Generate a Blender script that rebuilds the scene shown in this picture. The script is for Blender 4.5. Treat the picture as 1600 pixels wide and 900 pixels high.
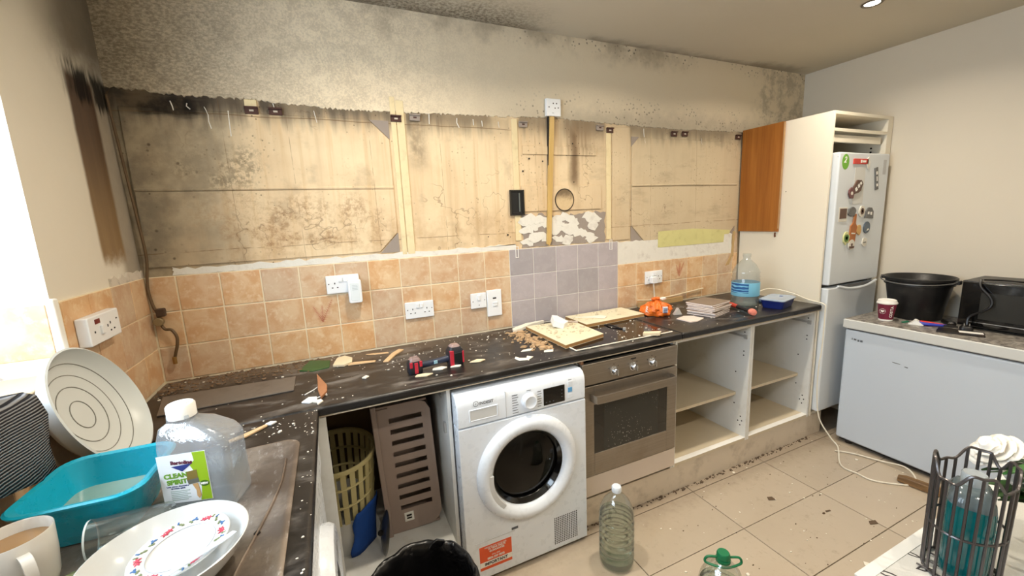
import bpy, bmesh, math, random
from mathutils import Vector, Matrix, noise as mnoise
for o in list(bpy.data.objects): bpy.data.objects.remove(o)
S = bpy.context.scene
COL = S.collection
PI = math.pi
rnd = random.Random(7)

# ------------------------------------------------------------------ camera, light, exposure
cam_d = bpy.data.cameras.new('camera'); cam = bpy.data.objects.new('camera', cam_d); COL.objects.link(cam)
cam_d.sensor_fit = 'HORIZONTAL'; cam_d.sensor_width = 36.0; cam_d.lens = 634.34/1600*36; cam_d.clip_start = 0.02
_fw = Vector((0.39797532, 0.90186266, -0.16810529)); _r = Vector((0.911009, -0.41009809, -0.0433839)); _u = Vector((0.10806598, 0.13587971, 0.98481392))
cam.matrix_world = Matrix(((_r.x,_u.x,-_fw.x,0.6996),(_r.y,_u.y,-_fw.y,-2.0840),(_r.z,_u.z,-_fw.z,1.5235),(0,0,0,1)))
S.camera = cam
S.view_settings.view_transform = 'Standard'; S.view_settings.look = 'None'
S.view_settings.gamma = 1.0; S.view_settings.use_curve_mapping = False
S.view_settings.exposure = 0.68

W = bpy.data.worlds.new('sky'); S.world = W; W.use_nodes = True
_n = W.node_tree.nodes; _bg = _n['Background']
_bg.inputs[0].default_value = (0.72, 0.86, 1.0, 1); _bg.inputs[1].default_value = 7.6     # bright overcast sky

RX, RY, RZ = 4.12, -3.5, 2.5        # room: x 0..RX, y 0..RY, z 0..RZ
WY0, WY1, WZ0, WZ1 = -0.60, -2.15, 1.15, 2.24   # window opening in the left wall
# sky portal in the window opening (guides the sky light, emits nothing of its own)
_pd = bpy.data.lights.new('window_portal', 'AREA'); _pd.shape = 'RECTANGLE'; _pd.size = 1.55; _pd.size_y = 1.09
_pd.cycles.is_portal = True
_po = bpy.data.objects.new('window_portal', _pd); COL.objects.link(_po)
_po.location = (-0.33, (WY0+WY1)/2, (WZ0+WZ1)/2); _po.rotation_euler = (0, -PI/2, 0)

# ------------------------------------------------------------------ node helper
def lin(c):
    return tuple(((v/255)/12.92 if v/255 <= 0.04045 else ((v/255+0.055)/1.055)**2.4) for v in c)
class NT:
    def __init__(s, name):
        s.m = bpy.data.materials.new(name); s.m.use_nodes = True; s.t = s.m.node_tree; s.n = s.t.nodes; s.l = s.t.links
        s.b = s.n['Principled BSDF']; s.out = s.n['Material Output']
    def new(s, k): return s.n.new(k)
    def put(s, sock, v):
        if isinstance(v, bpy.types.NodeSocket): s.l.new(v, sock)
        elif isinstance(v, (tuple, list)):
            sock.default_value = (*v, 1) if (len(v) == 3 and sock.type == 'RGBA') else v
        else: sock.default_value = v
    def pos(s): return s.new('ShaderNodeNewGeometry').outputs['Position']
    def obj(s): return s.new('ShaderNodeTexCoord').outputs['Object']
    def xyz(s, v):
        n = s.new('ShaderNodeSeparateXYZ'); s.put(n.inputs[0], v); return n.outputs
    def scl(s, v, k):
        n = s.new('ShaderNodeVectorMath'); n.operation = 'MULTIPLY'; s.put(n.inputs[0], v); n.inputs[1].default_value = k; return n.outputs[0]
    def noise(s, v, scale, detail=4, rough=.55, dist=0):
        n = s.new('ShaderNodeTexNoise'); s.put(n.inputs['Vector'], v); n.inputs['Scale'].default_value = scale
        n.inputs['Detail'].default_value = detail; n.inputs['Roughness'].default_value = rough; n.inputs['Distortion'].default_value = dist
        return n.outputs[0]
    def vor(s, v, scale, feat='F1', out=0, rand=1):
        n = s.new('ShaderNodeTexVoronoi'); n.feature = feat; s.put(n.inputs['Vector'], v); n.inputs['Scale'].default_value = scale
        n.inputs['Randomness'].default_value = rand; return n.outputs[out]
    def wave(s, v, scale, dist=0, detail=2, dirn='X'):
        n = s.new('ShaderNodeTexWave'); n.bands_direction = dirn; s.put(n.inputs['Vector'], v); n.inputs['Scale'].default_value = scale
        n.inputs['Distortion'].default_value = dist; n.inputs['Detail'].default_value = detail; return n.outputs['Fac']
    def ma(s, op, a, b=0.0, c=0.0):
        n = s.new('ShaderNodeMath'); n.operation = op
        s.put(n.inputs[0], a); s.put(n.inputs[1], b); s.put(n.inputs[2], c); return n.outputs[0]
    def mul(s, *a):
        r = a[0]
        for b in a[1:]: r = s.ma('MULTIPLY', r, b)
        return r
    def add(s, a, b): return s.ma('ADD', a, b)
    def mx(s, a, b): return s.ma('MAXIMUM', a, b)
    def inv(s, a): return s.ma('SUBTRACT', 1.0, a)
    def sm(s, v, lo, hi):
        n = s.new('ShaderNodeMapRange'); n.interpolation_type = 'SMOOTHSTEP'; s.put(n.inputs[0], v)
        a, b = (0, 1)
        if lo > hi: lo, hi, a, b = hi, lo, 1, 0
        n.inputs[1].default_value = lo; n.inputs[2].default_value = hi; n.inputs[3].default_value = a; n.inputs[4].default_value = b
        return n.outputs[0]
    def box(s, v, a, b, e):       # 1 inside [a,b], soft edge e
        return s.mul(s.sm(v, a-e, a+e), s.sm(v, b+e, b-e))
    def mix(s, f, a, b, mode='MIX'):
        n = s.new('ShaderNodeMix'); n.data_type = 'RGBA'; n.blend_type = mode
        s.put(n.inputs[0], f); s.put(n.inputs[6], a); s.put(n.inputs[7], b); return n.outputs[2]
    def hsv(s, c, h=.5, sa=1, v=1):
        n = s.new('ShaderNodeHueSaturation'); s.put(n.inputs['Color'], c); s.put(n.inputs['Hue'], h); s.put(n.inputs['Saturation'], sa); s.put(n.inputs['Value'], v)
        return n.outputs[0]
    def rand(s): return s.new('ShaderNodeObjectInfo').outputs['Random']
    def bump(s, h, strength=.3, dist=.01):
        n = s.new('ShaderNodeBump'); s.put(n.inputs['Height'], h); n.inputs['Strength'].default_value = strength; n.inputs['Distance'].default_value = dist
        s.l.new(n.outputs[0], s.b.inputs['Normal'])
    def base(s, c): s.put(s.b.inputs['Base Color'], c)
    def rough(s, v): s.put(s.b.inputs['Roughness'], v)
    def metal(s, v): s.put(s.b.inputs['Metallic'], v)
    def done(s, spec=None):
        if spec is not None: s.b.inputs['Specular IOR Level'].default_value = spec
        return s.m

_mats = {}
def M(name, rgb, rough=.5, metal=0, var=.10, vs=9, bump=0, bs=80, dirt=0, dcol=(90,80,70), ds=6, spec=None, coat=0, emit=0, sub=0):
    """plain procedural material: colour with noise variation, optional dirt blotches and fine relief"""
    if name in _mats: return _mats[name]
    t = NT(name); v = t.obj(); c = lin(rgb)
    n = t.noise(v, vs, 5)
    col = t.mix(n, tuple(x*(1-var) for x in c), tuple(min(1, x*(1+var)) for x in c))
    if dirt:
        d = t.mul(t.sm(t.noise(v, ds, 7, .65), .5, .72), dirt); col = t.mix(d, col, lin(dcol))
    t.base(col); t.rough(t.add(rough-.04, t.mul(t.noise(v, 30, 3), .08))); t.metal(metal)
    if bump: t.bump(t.noise(v, bs, 4), bump, .004)
    if coat: t.b.inputs['Coat Weight'].default_value = coat
    if sub: t.b.inputs['Subsurface Weight'].default_value = sub
    if emit:
        t.put(t.b.inputs['Emission Color'], c); t.b.inputs['Emission Strength'].default_value = emit
    _mats[name] = t.done(spec); return _mats[name]
def clear(name, tint=(255,255,255), gloss=.25, alpha=.12, rough=.05, bump=0, bs=30):
    """thin clear plastic or glass: mostly see-through, fresnel reflection, a little body"""
    t = NT(name); t.n.remove(t.b)
    tr = t.new('ShaderNodeBsdfTransparent'); tr.inputs[0].default_value = (*lin(tint), 1)
    gl = t.new('ShaderNodeBsdfGlossy'); gl.inputs['Roughness'].default_value = rough
    df = t.new('ShaderNodeBsdfDiffuse'); df.inputs[0].default_value = (*lin(tint), 1)
    fr = t.new('ShaderNodeFresnel'); bf = t.new('ShaderNodeNewGeometry').outputs['Backfacing']; t.l.new(t.add(1.40, t.mul(bf, 1/1.40-1.40)), fr.inputs[0])
    if bump:
        b = t.new('ShaderNodeBump'); b.inputs['Strength'].default_value = bump; b.inputs['Distance'].default_value = .004
        t.l.new(t.noise(t.obj(), bs, 3), b.inputs['Height']); t.l.new(b.outputs[0], gl.inputs['Normal']); t.l.new(b.outputs[0], fr.inputs['Normal'])
    m1 = t.new('ShaderNodeMixShader'); m1.inputs[0].default_value = alpha; t.l.new(tr.outputs[0], m1.inputs[1]); t.l.new(df.outputs[0], m1.inputs[2])
    m2 = t.new('ShaderNodeMixShader'); t.l.new(t.ma('ADD', fr.outputs[0], gloss*.08), m2.inputs[0]); t.l.new(m1.outputs[0], m2.inputs[1]); t.l.new(gl.outputs[0], m2.inputs[2])
    t.l.new(m2.outputs[0], t.out.inputs[0]); return t.m

# ------------------------------------------------------------------ mesh helper
class MB:
    def __init__(s): s.bm = bmesh.new()
    def box(s, x0, x1, y0, y1, z0, z1, M4=None):
        vs = [s.bm.verts.new((x, y, z)) for z in (z0, z1) for y in (y0, y1) for x in (x0, x1)]
        for f in ((0,2,3,1),(4,5,7,6),(0,1,5,4),(2,6,7,3),(0,4,6,2),(1,3,7,5)): s.bm.faces.new([vs[i] for i in f])
        if M4 is not None:
            for v in vs: v.co = M4 @ v.co
        return s
    def loft(s, rings, cap=True, close=False):
        R = [[s.bm.verts.new(p) for p in r] for r in rings]; n = len(R[0])
        for a, b in zip(R, R[1:]+([R[0]] if close else [])):
            for i in range(n):
                try: s.bm.faces.new((a[i], a[(i+1) % n], b[(i+1) % n], b[i]))
                except ValueError: pass
        if cap and not close:
            s.bm.faces.new(list(reversed(R[0]))); s.bm.faces.new(R[-1])
        return s
    def lathe(s, prof, c=(0,0,0), seg=32, axis='Z', sx=1, sy=1, cap=True, M4=None, wob=None):
        rings = []
        for i, (r, h) in enumerate(prof):
            ring = []
            for k in range(seg):
                a = 2*PI*k/seg; rr = max(r, 1e-4)*(wob(a, h) if wob else 1)
                p = (rr*math.cos(a)*sx, rr*math.sin(a)*sy, h)
                p = Vector(p if axis == 'Z' else (p[0], -p[2], p[1]) if axis == 'Y' else (p[2], p[1], -p[0]))
                ring.append((M4 @ p if M4 is not None else p + Vector(c)))
            rings.append(ring)
        return s.loft(rings, cap)
    def cyl(s, p0, p1, r0, r1=None, seg=16, cap=True):
        r1 = r0 if r1 is None else r1
        p0 = Vector(p0); p1 = Vector(p1); d = (p1-p0).normalized()
        a = d.orthogonal().normalized(); b = d.cross(a)
        return s.loft([[p+(a*math.cos(2*PI*k/seg)+b*math.sin(2*PI*k/seg))*r for k in range(seg)] for p, r in ((p0, r0), (p1, r1))], cap)
    def tube(s, pts, r, seg=8, closed=False):
        P = [Vector(p) for p in pts]; n = len(P); rings = []; a = None
        for i, p in enumerate(P):
            if closed: d = P[(i+1) % n]-P[i-1]
            else: d = P[min(i+1, n-1)]-P[max(i-1, 0)]
            d.normalize()
            a = d.orthogonal().normalized() if a is None else (a-d*a.dot(d)).normalized()
            b = d.cross(a); rr = r(i/(n-1)) if callable(r) else r
            rings.append([p+(a*math.cos(2*PI*k/seg)+b*math.sin(2*PI*k/seg))*rr for k in range(seg)])
        return s.loft(rings, not closed, closed)
    def prism(s, poly, h0, h1, ax='Z', M4=None):
        """polygon extruded along ax; poly 2D = the other two axes in order (XY, XZ for Y, YZ for X)"""
        def mk(p, h):
            v = Vector((p[0], p[1], h) if ax == 'Z' else (p[0], h, p[1]) if ax == 'Y' else (h, p[0], p[1])); return M4 @ v if M4 is not None else v
        return s.loft([[mk(p, h0) for p in poly], [mk(p, h1) for p in poly]])
    def frame(s, x0, x1, z0, z1, w, y0, y1, wb=None, wt=None):
        """rectangular frame facing -y"""
        wb = w if wb is None else wb; wt = w if wt is None else wt
        s.box(x0, x0+w, y0, y1, z0, z1); s.box(x1-w, x1, y0, y1, z0, z1); s.box(x0+w, x1-w, y0, y1, z0, z0+wb); s.box(x0+w, x1-w, y0, y1, z1-wt, z1); return s
    def sphere(s, c, r, sx=1, sy=1, sz=1, seg=14, M4=None):
        m = max(4, seg//2); c = Vector(c)
        rings = []
        for i in range(m+1):
            t = PI*i/m; rr = max(math.sin(t), 1e-3)*r
            rings.append([(M4 @ q if M4 is not None else q)+c for q in (Vector((rr*math.cos(2*PI*k/seg)*sx, rr*math.sin(2*PI*k/seg)*sy, -math.cos(t)*r*sz)) for k in range(seg))])
        return s.loft(rings)
    def build(s, name, mat, parent=None, smooth=False, bevel=0, seg=2, sub=0, loc=None, rot=None, solid=0, angle=40, label=None):
        bmesh.ops.recalc_face_normals(s.bm, faces=s.bm.faces)
        me = bpy.data.meshes.new(name); s.bm.to_mesh(me); s.bm.free(); me.materials.append(mat)
        if smooth:
            me.polygons.foreach_set('use_smooth', [True]*len(me.polygons))
            try: me.set_sharp_from_angle(angle=math.radians(angle))
            except Exception: pass
        o = bpy.data.objects.new(name, me); COL.objects.link(o)
        if parent: o.parent = parent
        if loc: o.location = loc
        if rot: o.rotation_euler = rot
        if solid: md = o.modifiers.new('s', 'SOLIDIFY'); md.thickness = solid; md.offset = 0
        if bevel:
            md = o.modifiers.new('b', 'BEVEL'); md.width = bevel; md.segments = seg; md.limit_method = 'ANGLE'; md.angle_limit = math.radians(35)
            if not smooth:
                me.polygons.foreach_set('use_smooth', [True]*len(me.polygons)); md.harden_normals = True
        if sub: md = o.modifiers.new('u', 'SUBSURF'); md.levels = sub; md.render_levels = sub
        if label: o['label'] = label
        return o
def B(x0, x1, y0, y1, z0, z1): return MB().box(x0, x1, y0, y1, z0, z1)
def thing(name, label, cat, loc=(0,0,0), rotz=0, group=None, rot=None):
    o = bpy.data.objects.new(name, None); COL.objects.link(o); o.empty_display_size = .05
    o.location = loc; o.rotation_euler = rot if rot else (0, 0, rotz)
    return tag(o, label, cat, group)
def tag(o, label, cat, group=None):
    o['label'] = label; o['category'] = cat
    if group: o['group'] = group
    return o
def struct(o): o['kind'] = 'structure'; return o
def dup(o, parent=None, mat=None):
    c = o.copy(); COL.objects.link(c); c.parent = parent
    for ch in o.children: dup(ch, c)
    return c
def inst(o, loc, parent, rot=None, scale=None):
    c = o.copy(); COL.objects.link(c); c.parent = parent; c.location = loc
    if rot: c.rotation_euler = rot
    if scale: c.scale = scale
    return c
def text(name, body, size, mat, parent, loc, rot=(PI/2,0,0), depth=.0004, align='CENTER', sx=1, bold=0, shear=0):
    cu = bpy.data.curves.new(name, 'FONT'); cu.body = body; cu.size = size; cu.extrude = depth; cu.align_x = align; cu.align_y = 'CENTER'; cu.offset = bold; cu.shear = shear; cu.resolution_u = 3
    t = bpy.data.objects.new('tmp_text', cu); COL.objects.link(t)
    bpy.context.view_layer.update()
    me = bpy.data.meshes.new_from_object(t.evaluated_get(bpy.context.evaluated_depsgraph_get()))
    bpy.data.objects.remove(t); bpy.data.curves.remove(cu)
    me.materials.clear(); me.materials.append(mat); me.name = name
    o = bpy.data.objects.new(name, me); COL.objects.link(o); o.parent = parent; o.location = loc; o.rotation_euler = rot; o.scale = (sx, 1, 1)
    return o
def rrect(x0, x1, y0, y1, r, n=5):
    P = []
    for cx, cy, a0 in ((x1-r, y1-r, 0), (x0+r, y1-r, PI/2), (x0+r, y0+r, PI), (x1-r, y0+r, 1.5*PI)):
        for i in range(n+1):
            a = a0+PI/2*i/n; P.append((cx+r*math.cos(a), cy+r*math.sin(a)))
    return P
def spline(pts, n=8):
    P = [Vector(p) for p in pts]; out = []
    for i in range(len(P)-1):
        a, b, c, d = P[max(i-1,0)], P[i], P[i+1], P[min(i+2,len(P)-1)]
        for k in range(n):
            t = k/n; out.append(.5*((2*b)+(c-a)*t+(2*a-5*b+4*c-d)*t*t+(3*b-a-3*c+d)*t**3))
    return out+[P[-1]]
# ------------------------------------------------------------------ wall, ceiling and floor materials
def wall_plaster():
    t = NT('stained_plaster'); p = t.pos(); x, y, z = t.xyz(p)
    nb = t.noise(p, 2.4, 6, .6); nm = t.noise(p, 9, 6, .65); nf = t.noise(p, 70, 5, .7)
    st = t.noise(t.scl(p, (26, 1, 1.1)), 1, 4, .6); st2 = t.noise(t.scl(p, (9, 1, .5)), 1, 3, .6)
    c = t.mix(t.sm(nb, .3, .7), lin((230,208,172)), lin((212,186,150)))
    c = t.mix(t.mul(t.sm(st, .48, .72), .45), c, lin((196,160,112)))
    c = t.mix(t.mul(t.sm(st2, .52, .75), .4), c, lin((168,136,98)))
    low = t.mul(t.box(z, 1.38, 1.56, .07), t.sm(nm, .42, .62)); c = t.mix(t.mul(low, .4), c, lin((176,142,102)))
    # right third is greyer
    c = t.mix(t.mul(t.sm(x, 1.7, 2.8), .75), c, lin((190,175,148)))
    # grey-brown damp at the left corner
    L = t.sm(t.add(x, t.mul(t.ma('SUBTRACT', nb, .5), .8)), .50, .06)
    c = t.mix(t.mul(L, .92), c, t.mix(t.sm(nm, .35, .65), lin((122,112,96)), lin((164,150,126))))
    # brown mottling low on the left panel
    br = t.mul(t.box(x, .25, .92, .12), t.box(z, 1.43, 1.66, .05), t.sm(nf, .42, .6), t.sm(nm, .38, .6))
    c = t.mix(t.mul(br, .55), c, lin((140,100,62)))
    # speckles
    sp = t.mul(t.sm(t.vor(p, 46), .22, .10), t.sm(t.noise(p, 3.1, 3), .52, .66))
    c = t.mix(t.mul(sp, .5), c, lin((92,72,50)))
    mo = t.mul(t.sm(t.ma('ADD', t.ma('POWER', t.ma('MULTIPLY', t.ma('SUBTRACT', t.add(x, t.mul(t.ma('SUBTRACT', nb, .5), .5)), .34), 4.2), 2), t.ma('POWER', t.ma('MULTIPLY', t.ma('SUBTRACT', z, 1.78), 8), 2)), 1.0, .1), t.sm(nf, .40, .56))
    c = t.mix(t.mul(mo, t.sm(nm, .38, .6), .55), c, lin((58,52,40)))
    # soot band below the paint edge
    d = t.ma('SUBTRACT', 2.06, z)
    gap = t.mx(t.mx(t.box(x, 1.03, 1.10, .006), t.box(x, .445, .49, .008)), t.mx(t.box(x, 1.645, 1.70, .01), t.box(x, 2.27, 2.45, .02)))
    amt = t.mul(t.inv(t.mul(gap, .9)), t.add(.62, t.mul(t.sm(x, 1.9, .3), .38)), t.sm(t.noise(t.scl(p, (4, 1, 1)), 1, 2), .25, .5))
    band = t.mul(t.sm(t.add(d, t.mul(t.ma('SUBTRACT', st, .5), .16)), .135, .015), amt)
    c = t.mix(t.mul(band, .95), c, t.mix(st, lin((34,30,28)), lin((86,76,66))))
    side = t.mul(t.box(x, 1.10, 1.19, .035), t.box(z, 1.8, 2.06, .06))
    c = t.mix(t.mul(side, t.sm(nm, .3, .6), .6), c, lin((88,76,62)))
    # soot streak by the extractor
    ex = t.mul(t.box(t.add(x, t.mul(t.ma('SUBTRACT', nm, .5), .04)), 2.02, 2.075, .025), t.box(z, 1.70, 2.02, .05), .8)
    ex2 = t.mul(t.box(x, 1.95, 2.20, .08), t.box(z, 1.86, 2.05, .07), t.sm(st, .35, .6), .55)
    c = t.mix(t.mx(ex, ex2), c, lin((96,72,50)))
    # pencil and edge lines left by the units
    brk = t.sm(t.noise(p, 14, 3), .40, .55)
    ln = t.mul(t.sm(t.ma('ABSOLUTE', t.ma('SUBTRACT', t.add(z, t.mul(t.ma('SUBTRACT', nb, .5), .03)), 1.992)), .0032, .001), t.sm(x, 1.7, 1.6))
    ln = t.mx(ln, t.mul(t.sm(t.ma('ABSOLUTE', t.ma('SUBTRACT', t.add(z, t.mul(t.ma('SUBTRACT', nb, .5), .03)), 1.447)), .0026, .001), brk))
    for xv in (.352, .592, .925, 1.262, 1.80, 2.62, 3.02): ln = t.mx(ln, t.mul(t.sm(t.ma('ABSOLUTE', t.ma('SUBTRACT', t.add(x, t.mul(t.ma('SUBTRACT', z, 1.7), .012)), xv)), .0020, .0006), brk, .7))
    c = t.mix(t.mul(ln, .65), c, lin((112,86,58)))
    # smeared black mould in the top left and dots below it
    bm = t.mul(t.box(t.add(x, t.mul(t.ma('SUBTRACT', nm, .5), .15)), .05, .30, .05), t.box(t.add(z, t.mul(t.ma('SUBTRACT', t.noise(t.scl(p, (7, 1, 40)), 1, 4), .5), .09)), 1.985, 2.05, .018)); c = t.mix(t.mul(bm, .9), c, lin((24,20,18)))
    bd = t.mul(t.sm(t.vor(p, 26), .20, .08), t.sm(x, .75, .2), t.sm(t.noise(p, 6, 3), .5, .62)); c = t.mix(t.mul(bd, .7), c, lin((66,52,40)))
    gm = t.mul(t.sm(t.noise(p, 4.2, 5, .6), .54, .70), t.sm(x, 3.9, .6)); c = t.mix(t.mul(gm, .45), c, lin((136,118,94)))
    ds_ = t.mul(t.sm(t.vor(p, 38), .17, .07), t.sm(t.noise(p, 2.6, 3), .48, .60)); c = t.mix(t.mul(ds_, .7), c, lin((70,56,42)))
    sg = t.mul(t.sm(t.noise(t.scl(p, (3, 1, 9)), 1, 5, .65), .52, .68), t.sm(x, 1.6, 2.4)); c = t.mix(t.mul(sg, .35), c, lin((140,124,100)))
    # fine hairline cracks
    v2 = t.noise(p, 3.2, 4, .6, .3)
    cr = t.mul(t.sm(t.ma('ABSOLUTE', t.ma('SUBTRACT', v2, .5)), .006, .001), t.sm(t.noise(p, 1.7, 2), .54, .64))
    c = t.mix(t.mul(cr, .4), c, lin((96,70,48)))
    t.base(c); t.rough(.85)
    t.bump(t.add(t.mul(nf, .4), t.add(t.mul(st, .25), t.mul(cr, -1.0))), .35, .004)
    return t.done(.25)
def paint_upper():
    t = NT('mould_stained_paint'); p = t.pos(); x, y, z = t.xyz(p)
    nb = t.noise(p, 1.8, 6, .6); nm = t.noise(p, 11, 6, .7); nf = t.noise(p, 140, 5, .7); fib = t.noise(t.scl(p, (60, 20, 120)), 1, 4, .7)
    c = t.mix(t.sm(x, .9, 2.0), lin((230,214,186)), lin((218,204,178)))
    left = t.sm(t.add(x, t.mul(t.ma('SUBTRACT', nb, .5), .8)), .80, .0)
    speck = t.sm(t.add(nf, t.mul(t.ma('SUBTRACT', nm, .5), .9)), .34, .66)
    fa = t.sm(t.add(x, t.mul(t.ma('SUBTRACT', nb, .5), 1.4)), 2.05, .6)
    c = t.mix(t.mul(speck, fa, .42), c, lin((150,134,114)))
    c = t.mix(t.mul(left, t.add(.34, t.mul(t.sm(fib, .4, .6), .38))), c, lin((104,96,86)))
    # mould near the ceiling joint
    up = t.mul(t.sm(t.add(z, t.mul(t.ma('SUBTRACT', nm, .5), .22)), 2.36, 2.5), t.sm(t.noise(p, 4, 4), .42, .6), t.box(x, .9, 2.9, .2))
    c = t.mix(t.mul(up, .55), c, lin((120,106,88)))
    # dot mould low on the right
    dots = t.mul(t.sm(t.vor(p, 42), .30, .12), t.sm(t.noise(p, 5, 4), .42, .58), t.sm(x, 1.5, 1.9), t.mx(t.sm(z, 2.28, 2.08), t.sm(z, 2.40, 2.47)))
    c = t.mix(t.mul(dots, .9), c, lin((92,86,76)))
    low = t.mul(t.sm(t.add(z, t.mul(t.ma('SUBTRACT', nm, .5), .14)), 2.19, 2.05), t.sm(x, 1.3, 2.2), .55)
    c = t.mix(low, c, lin((128,120,108)))
    # grimy far corner
    rc = t.mul(t.box(t.add(x, t.mul(t.ma('SUBTRACT', nm, .5), .3)), 3.62, 4.2, .1), t.sm(nm, .42, .62), .4)
    c = t.mix(rc, c, lin((104,94,80)))
    t.base(c); t.rough(.9); t.bump(t.add(nf, nm), .25, .004); return t.done(.2)
def wall_left_mat():
    t = NT('left_wall_paint'); p = t.pos(); x, y, z = t.xyz(p)
    nb = t.noise(p, 3, 5, .6); nm = t.noise(p, 10, 6, .65); stv = t.noise(t.scl(p, (1, 34, 2.2)), 1, 4, .65)
    c = t.mix(nb, lin((226,219,205)), lin((214,206,190)))
    yy = t.add(y, t.mul(t.ma('SUBTRACT', nb, .5), .06))
    sm_ = t.mul(t.sm(yy, -.46, -.16), t.sm(t.add(z, t.mul(t.ma('SUBTRACT', nm, .5), .3)), 1.95, 2.2))
    c = t.mix(t.mul(sm_, .85), c, t.mix(nm, lin((70,60,52)), lin((130,118,102))))
    g = t.mul(t.sm(yy, -.17, -.10), t.sm(z, 2.08, 2.02))
    c = t.mix(t.mul(g, .8), c, t.mix(nm, lin((120,108,94)), lin((168,154,134))))
    b = t.mul(t.box(t.add(y, t.mul(t.ma('SUBTRACT', nb, .5), .03)), -.272, -.105, .012), t.sm(t.add(z, t.mul(t.ma('SUBTRACT', nm, .5), .12)), 1.41, 1.47), t.sm(z, 2.07, 2.03))
    c = t.mix(t.mul(b, .93), c, t.mix(t.sm(z, 1.45, 1.95), t.mix(stv, lin((120,90,54)), lin((150,122,82))), t.mix(stv, lin((50,32,22)), lin((92,62,40)))))
    k = t.mul(t.sm(t.add(y, t.mul(t.ma('SUBTRACT', stv, .5), .18)), -.30, -.22), t.box(t.add(z, t.mul(t.ma('SUBTRACT', stv, .5), .14)), 1.98, 2.09, .02), t.sm(stv, .36, .52))
    c = t.mix(t.mul(k, .95), c, lin((22,18,16)))
    t.base(c); t.rough(.8); t.bump(t.noise(p, 60, 4), .12, .003); return t.done(.25)
def ceiling_mat():
    t = NT('ceiling_paint'); p = t.pos(); x, y, z = t.xyz(p)
    nm = t.noise(p, 8, 6, .7); nf = t.noise(p, 60, 5, .7)
    c = t.mix(t.noise(p, 2, 3), lin((198,190,174)), lin((192,184,167)))
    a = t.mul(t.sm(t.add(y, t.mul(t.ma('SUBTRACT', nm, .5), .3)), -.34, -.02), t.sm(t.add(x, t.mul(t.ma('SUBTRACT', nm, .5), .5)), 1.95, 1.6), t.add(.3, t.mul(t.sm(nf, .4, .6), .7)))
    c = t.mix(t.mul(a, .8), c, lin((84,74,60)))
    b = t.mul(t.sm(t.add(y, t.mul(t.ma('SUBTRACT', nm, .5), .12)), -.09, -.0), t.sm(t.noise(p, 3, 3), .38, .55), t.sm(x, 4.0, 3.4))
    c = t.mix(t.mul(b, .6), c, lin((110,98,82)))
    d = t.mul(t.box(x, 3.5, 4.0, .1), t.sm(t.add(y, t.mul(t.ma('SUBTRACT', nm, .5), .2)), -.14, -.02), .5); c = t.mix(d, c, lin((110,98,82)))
    t.base(c); t.rough(.9); t.bump(nf, .1, .003); return t.done(.2)
def tile_mat(name, c1, c2, c3, gloss=.32):
    t = NT(name); p = t.pos(); n1 = t.noise(p, 13, 5, .6, .4); n2 = t.noise(p, 34, 5, .65); r = t.rand()
    c = t.mix(t.sm(n1, .36, .64), lin(c1), lin(c2)); c = t.mix(t.mul(t.sm(n2, .5, .7), .6), c, lin(c3))
    c = t.hsv(c, .5, t.add(.85, t.mul(r, .25)), t.add(.88, t.mul(r, .2)))
    t.base(c); t.rough(t.add(gloss, t.mul(n2, .15))); t.bump(t.noise(p, 22, 4), .12, .004); return t.done()
def floor_mat():
    t = NT('floor_tile_glaze'); p = t.pos(); n = t.noise(p, 3, 5, .6); nf = t.noise(p, 26, 6, .7); r = t.rand()
    c = t.mix(n, lin((190,176,157)), lin((177,162,142))); c = t.hsv(c, .5, 1, t.add(.95, t.mul(r, .08)))
    x, y, z = t.xyz(p)
    dirt = t.mul(t.sm(nf, .52, .74), t.sm(t.noise(p, 2.1, 4), .42, .62)); c = t.mix(t.mul(dirt, .38), c, lin((120,102,82)))
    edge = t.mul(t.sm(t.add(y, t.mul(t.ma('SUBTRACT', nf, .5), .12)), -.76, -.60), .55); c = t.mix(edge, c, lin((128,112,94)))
    t.base(c); t.rough(t.add(.24, t.mul(nf, .22))); t.bump(nf, .03, .002); return t.done(.5)
mPL = wall_plaster(); mPU = paint_upper(); mWL = wall_left_mat(); mCE = ceiling_mat(); mFT = floor_mat()
mT1 = tile_mat('terracotta_tile', (214,184,148), (202,160,120), (224,204,172)); mT2 = tile_mat('grey_tile', (174,166,169), (168,160,163), (180,172,175), .25)
mGR = M('cream_grout', (232,218,188), .9, bump=.3); mGW = M('white_grout', (226,222,216), .9)
mFG = M('floor_grout', (120,106,88), .95)
mWR = M('magnolia_paint', (214,205,188), .85, var=.03, vs=2)
mWH = M('white_melamine', (220,220,216), .45, var=.05, vs=5, dirt=.25, dcol=(170,158,140), ds=9)
mWH2 = M('white_edge', (236,234,228), .5)

# ------------------------------------------------------------------ floor
floor = struct(B(-.3, RX+.3, RY-.3, .3, -.12, -.006).build('floor', mFG))
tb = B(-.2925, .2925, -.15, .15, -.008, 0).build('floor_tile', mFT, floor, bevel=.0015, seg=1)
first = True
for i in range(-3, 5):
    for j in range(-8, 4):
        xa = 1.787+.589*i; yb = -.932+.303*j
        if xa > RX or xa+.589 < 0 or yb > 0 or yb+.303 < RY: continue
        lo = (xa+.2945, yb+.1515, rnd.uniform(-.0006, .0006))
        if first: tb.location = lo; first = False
        else: inst(tb, lo, floor)

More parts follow.
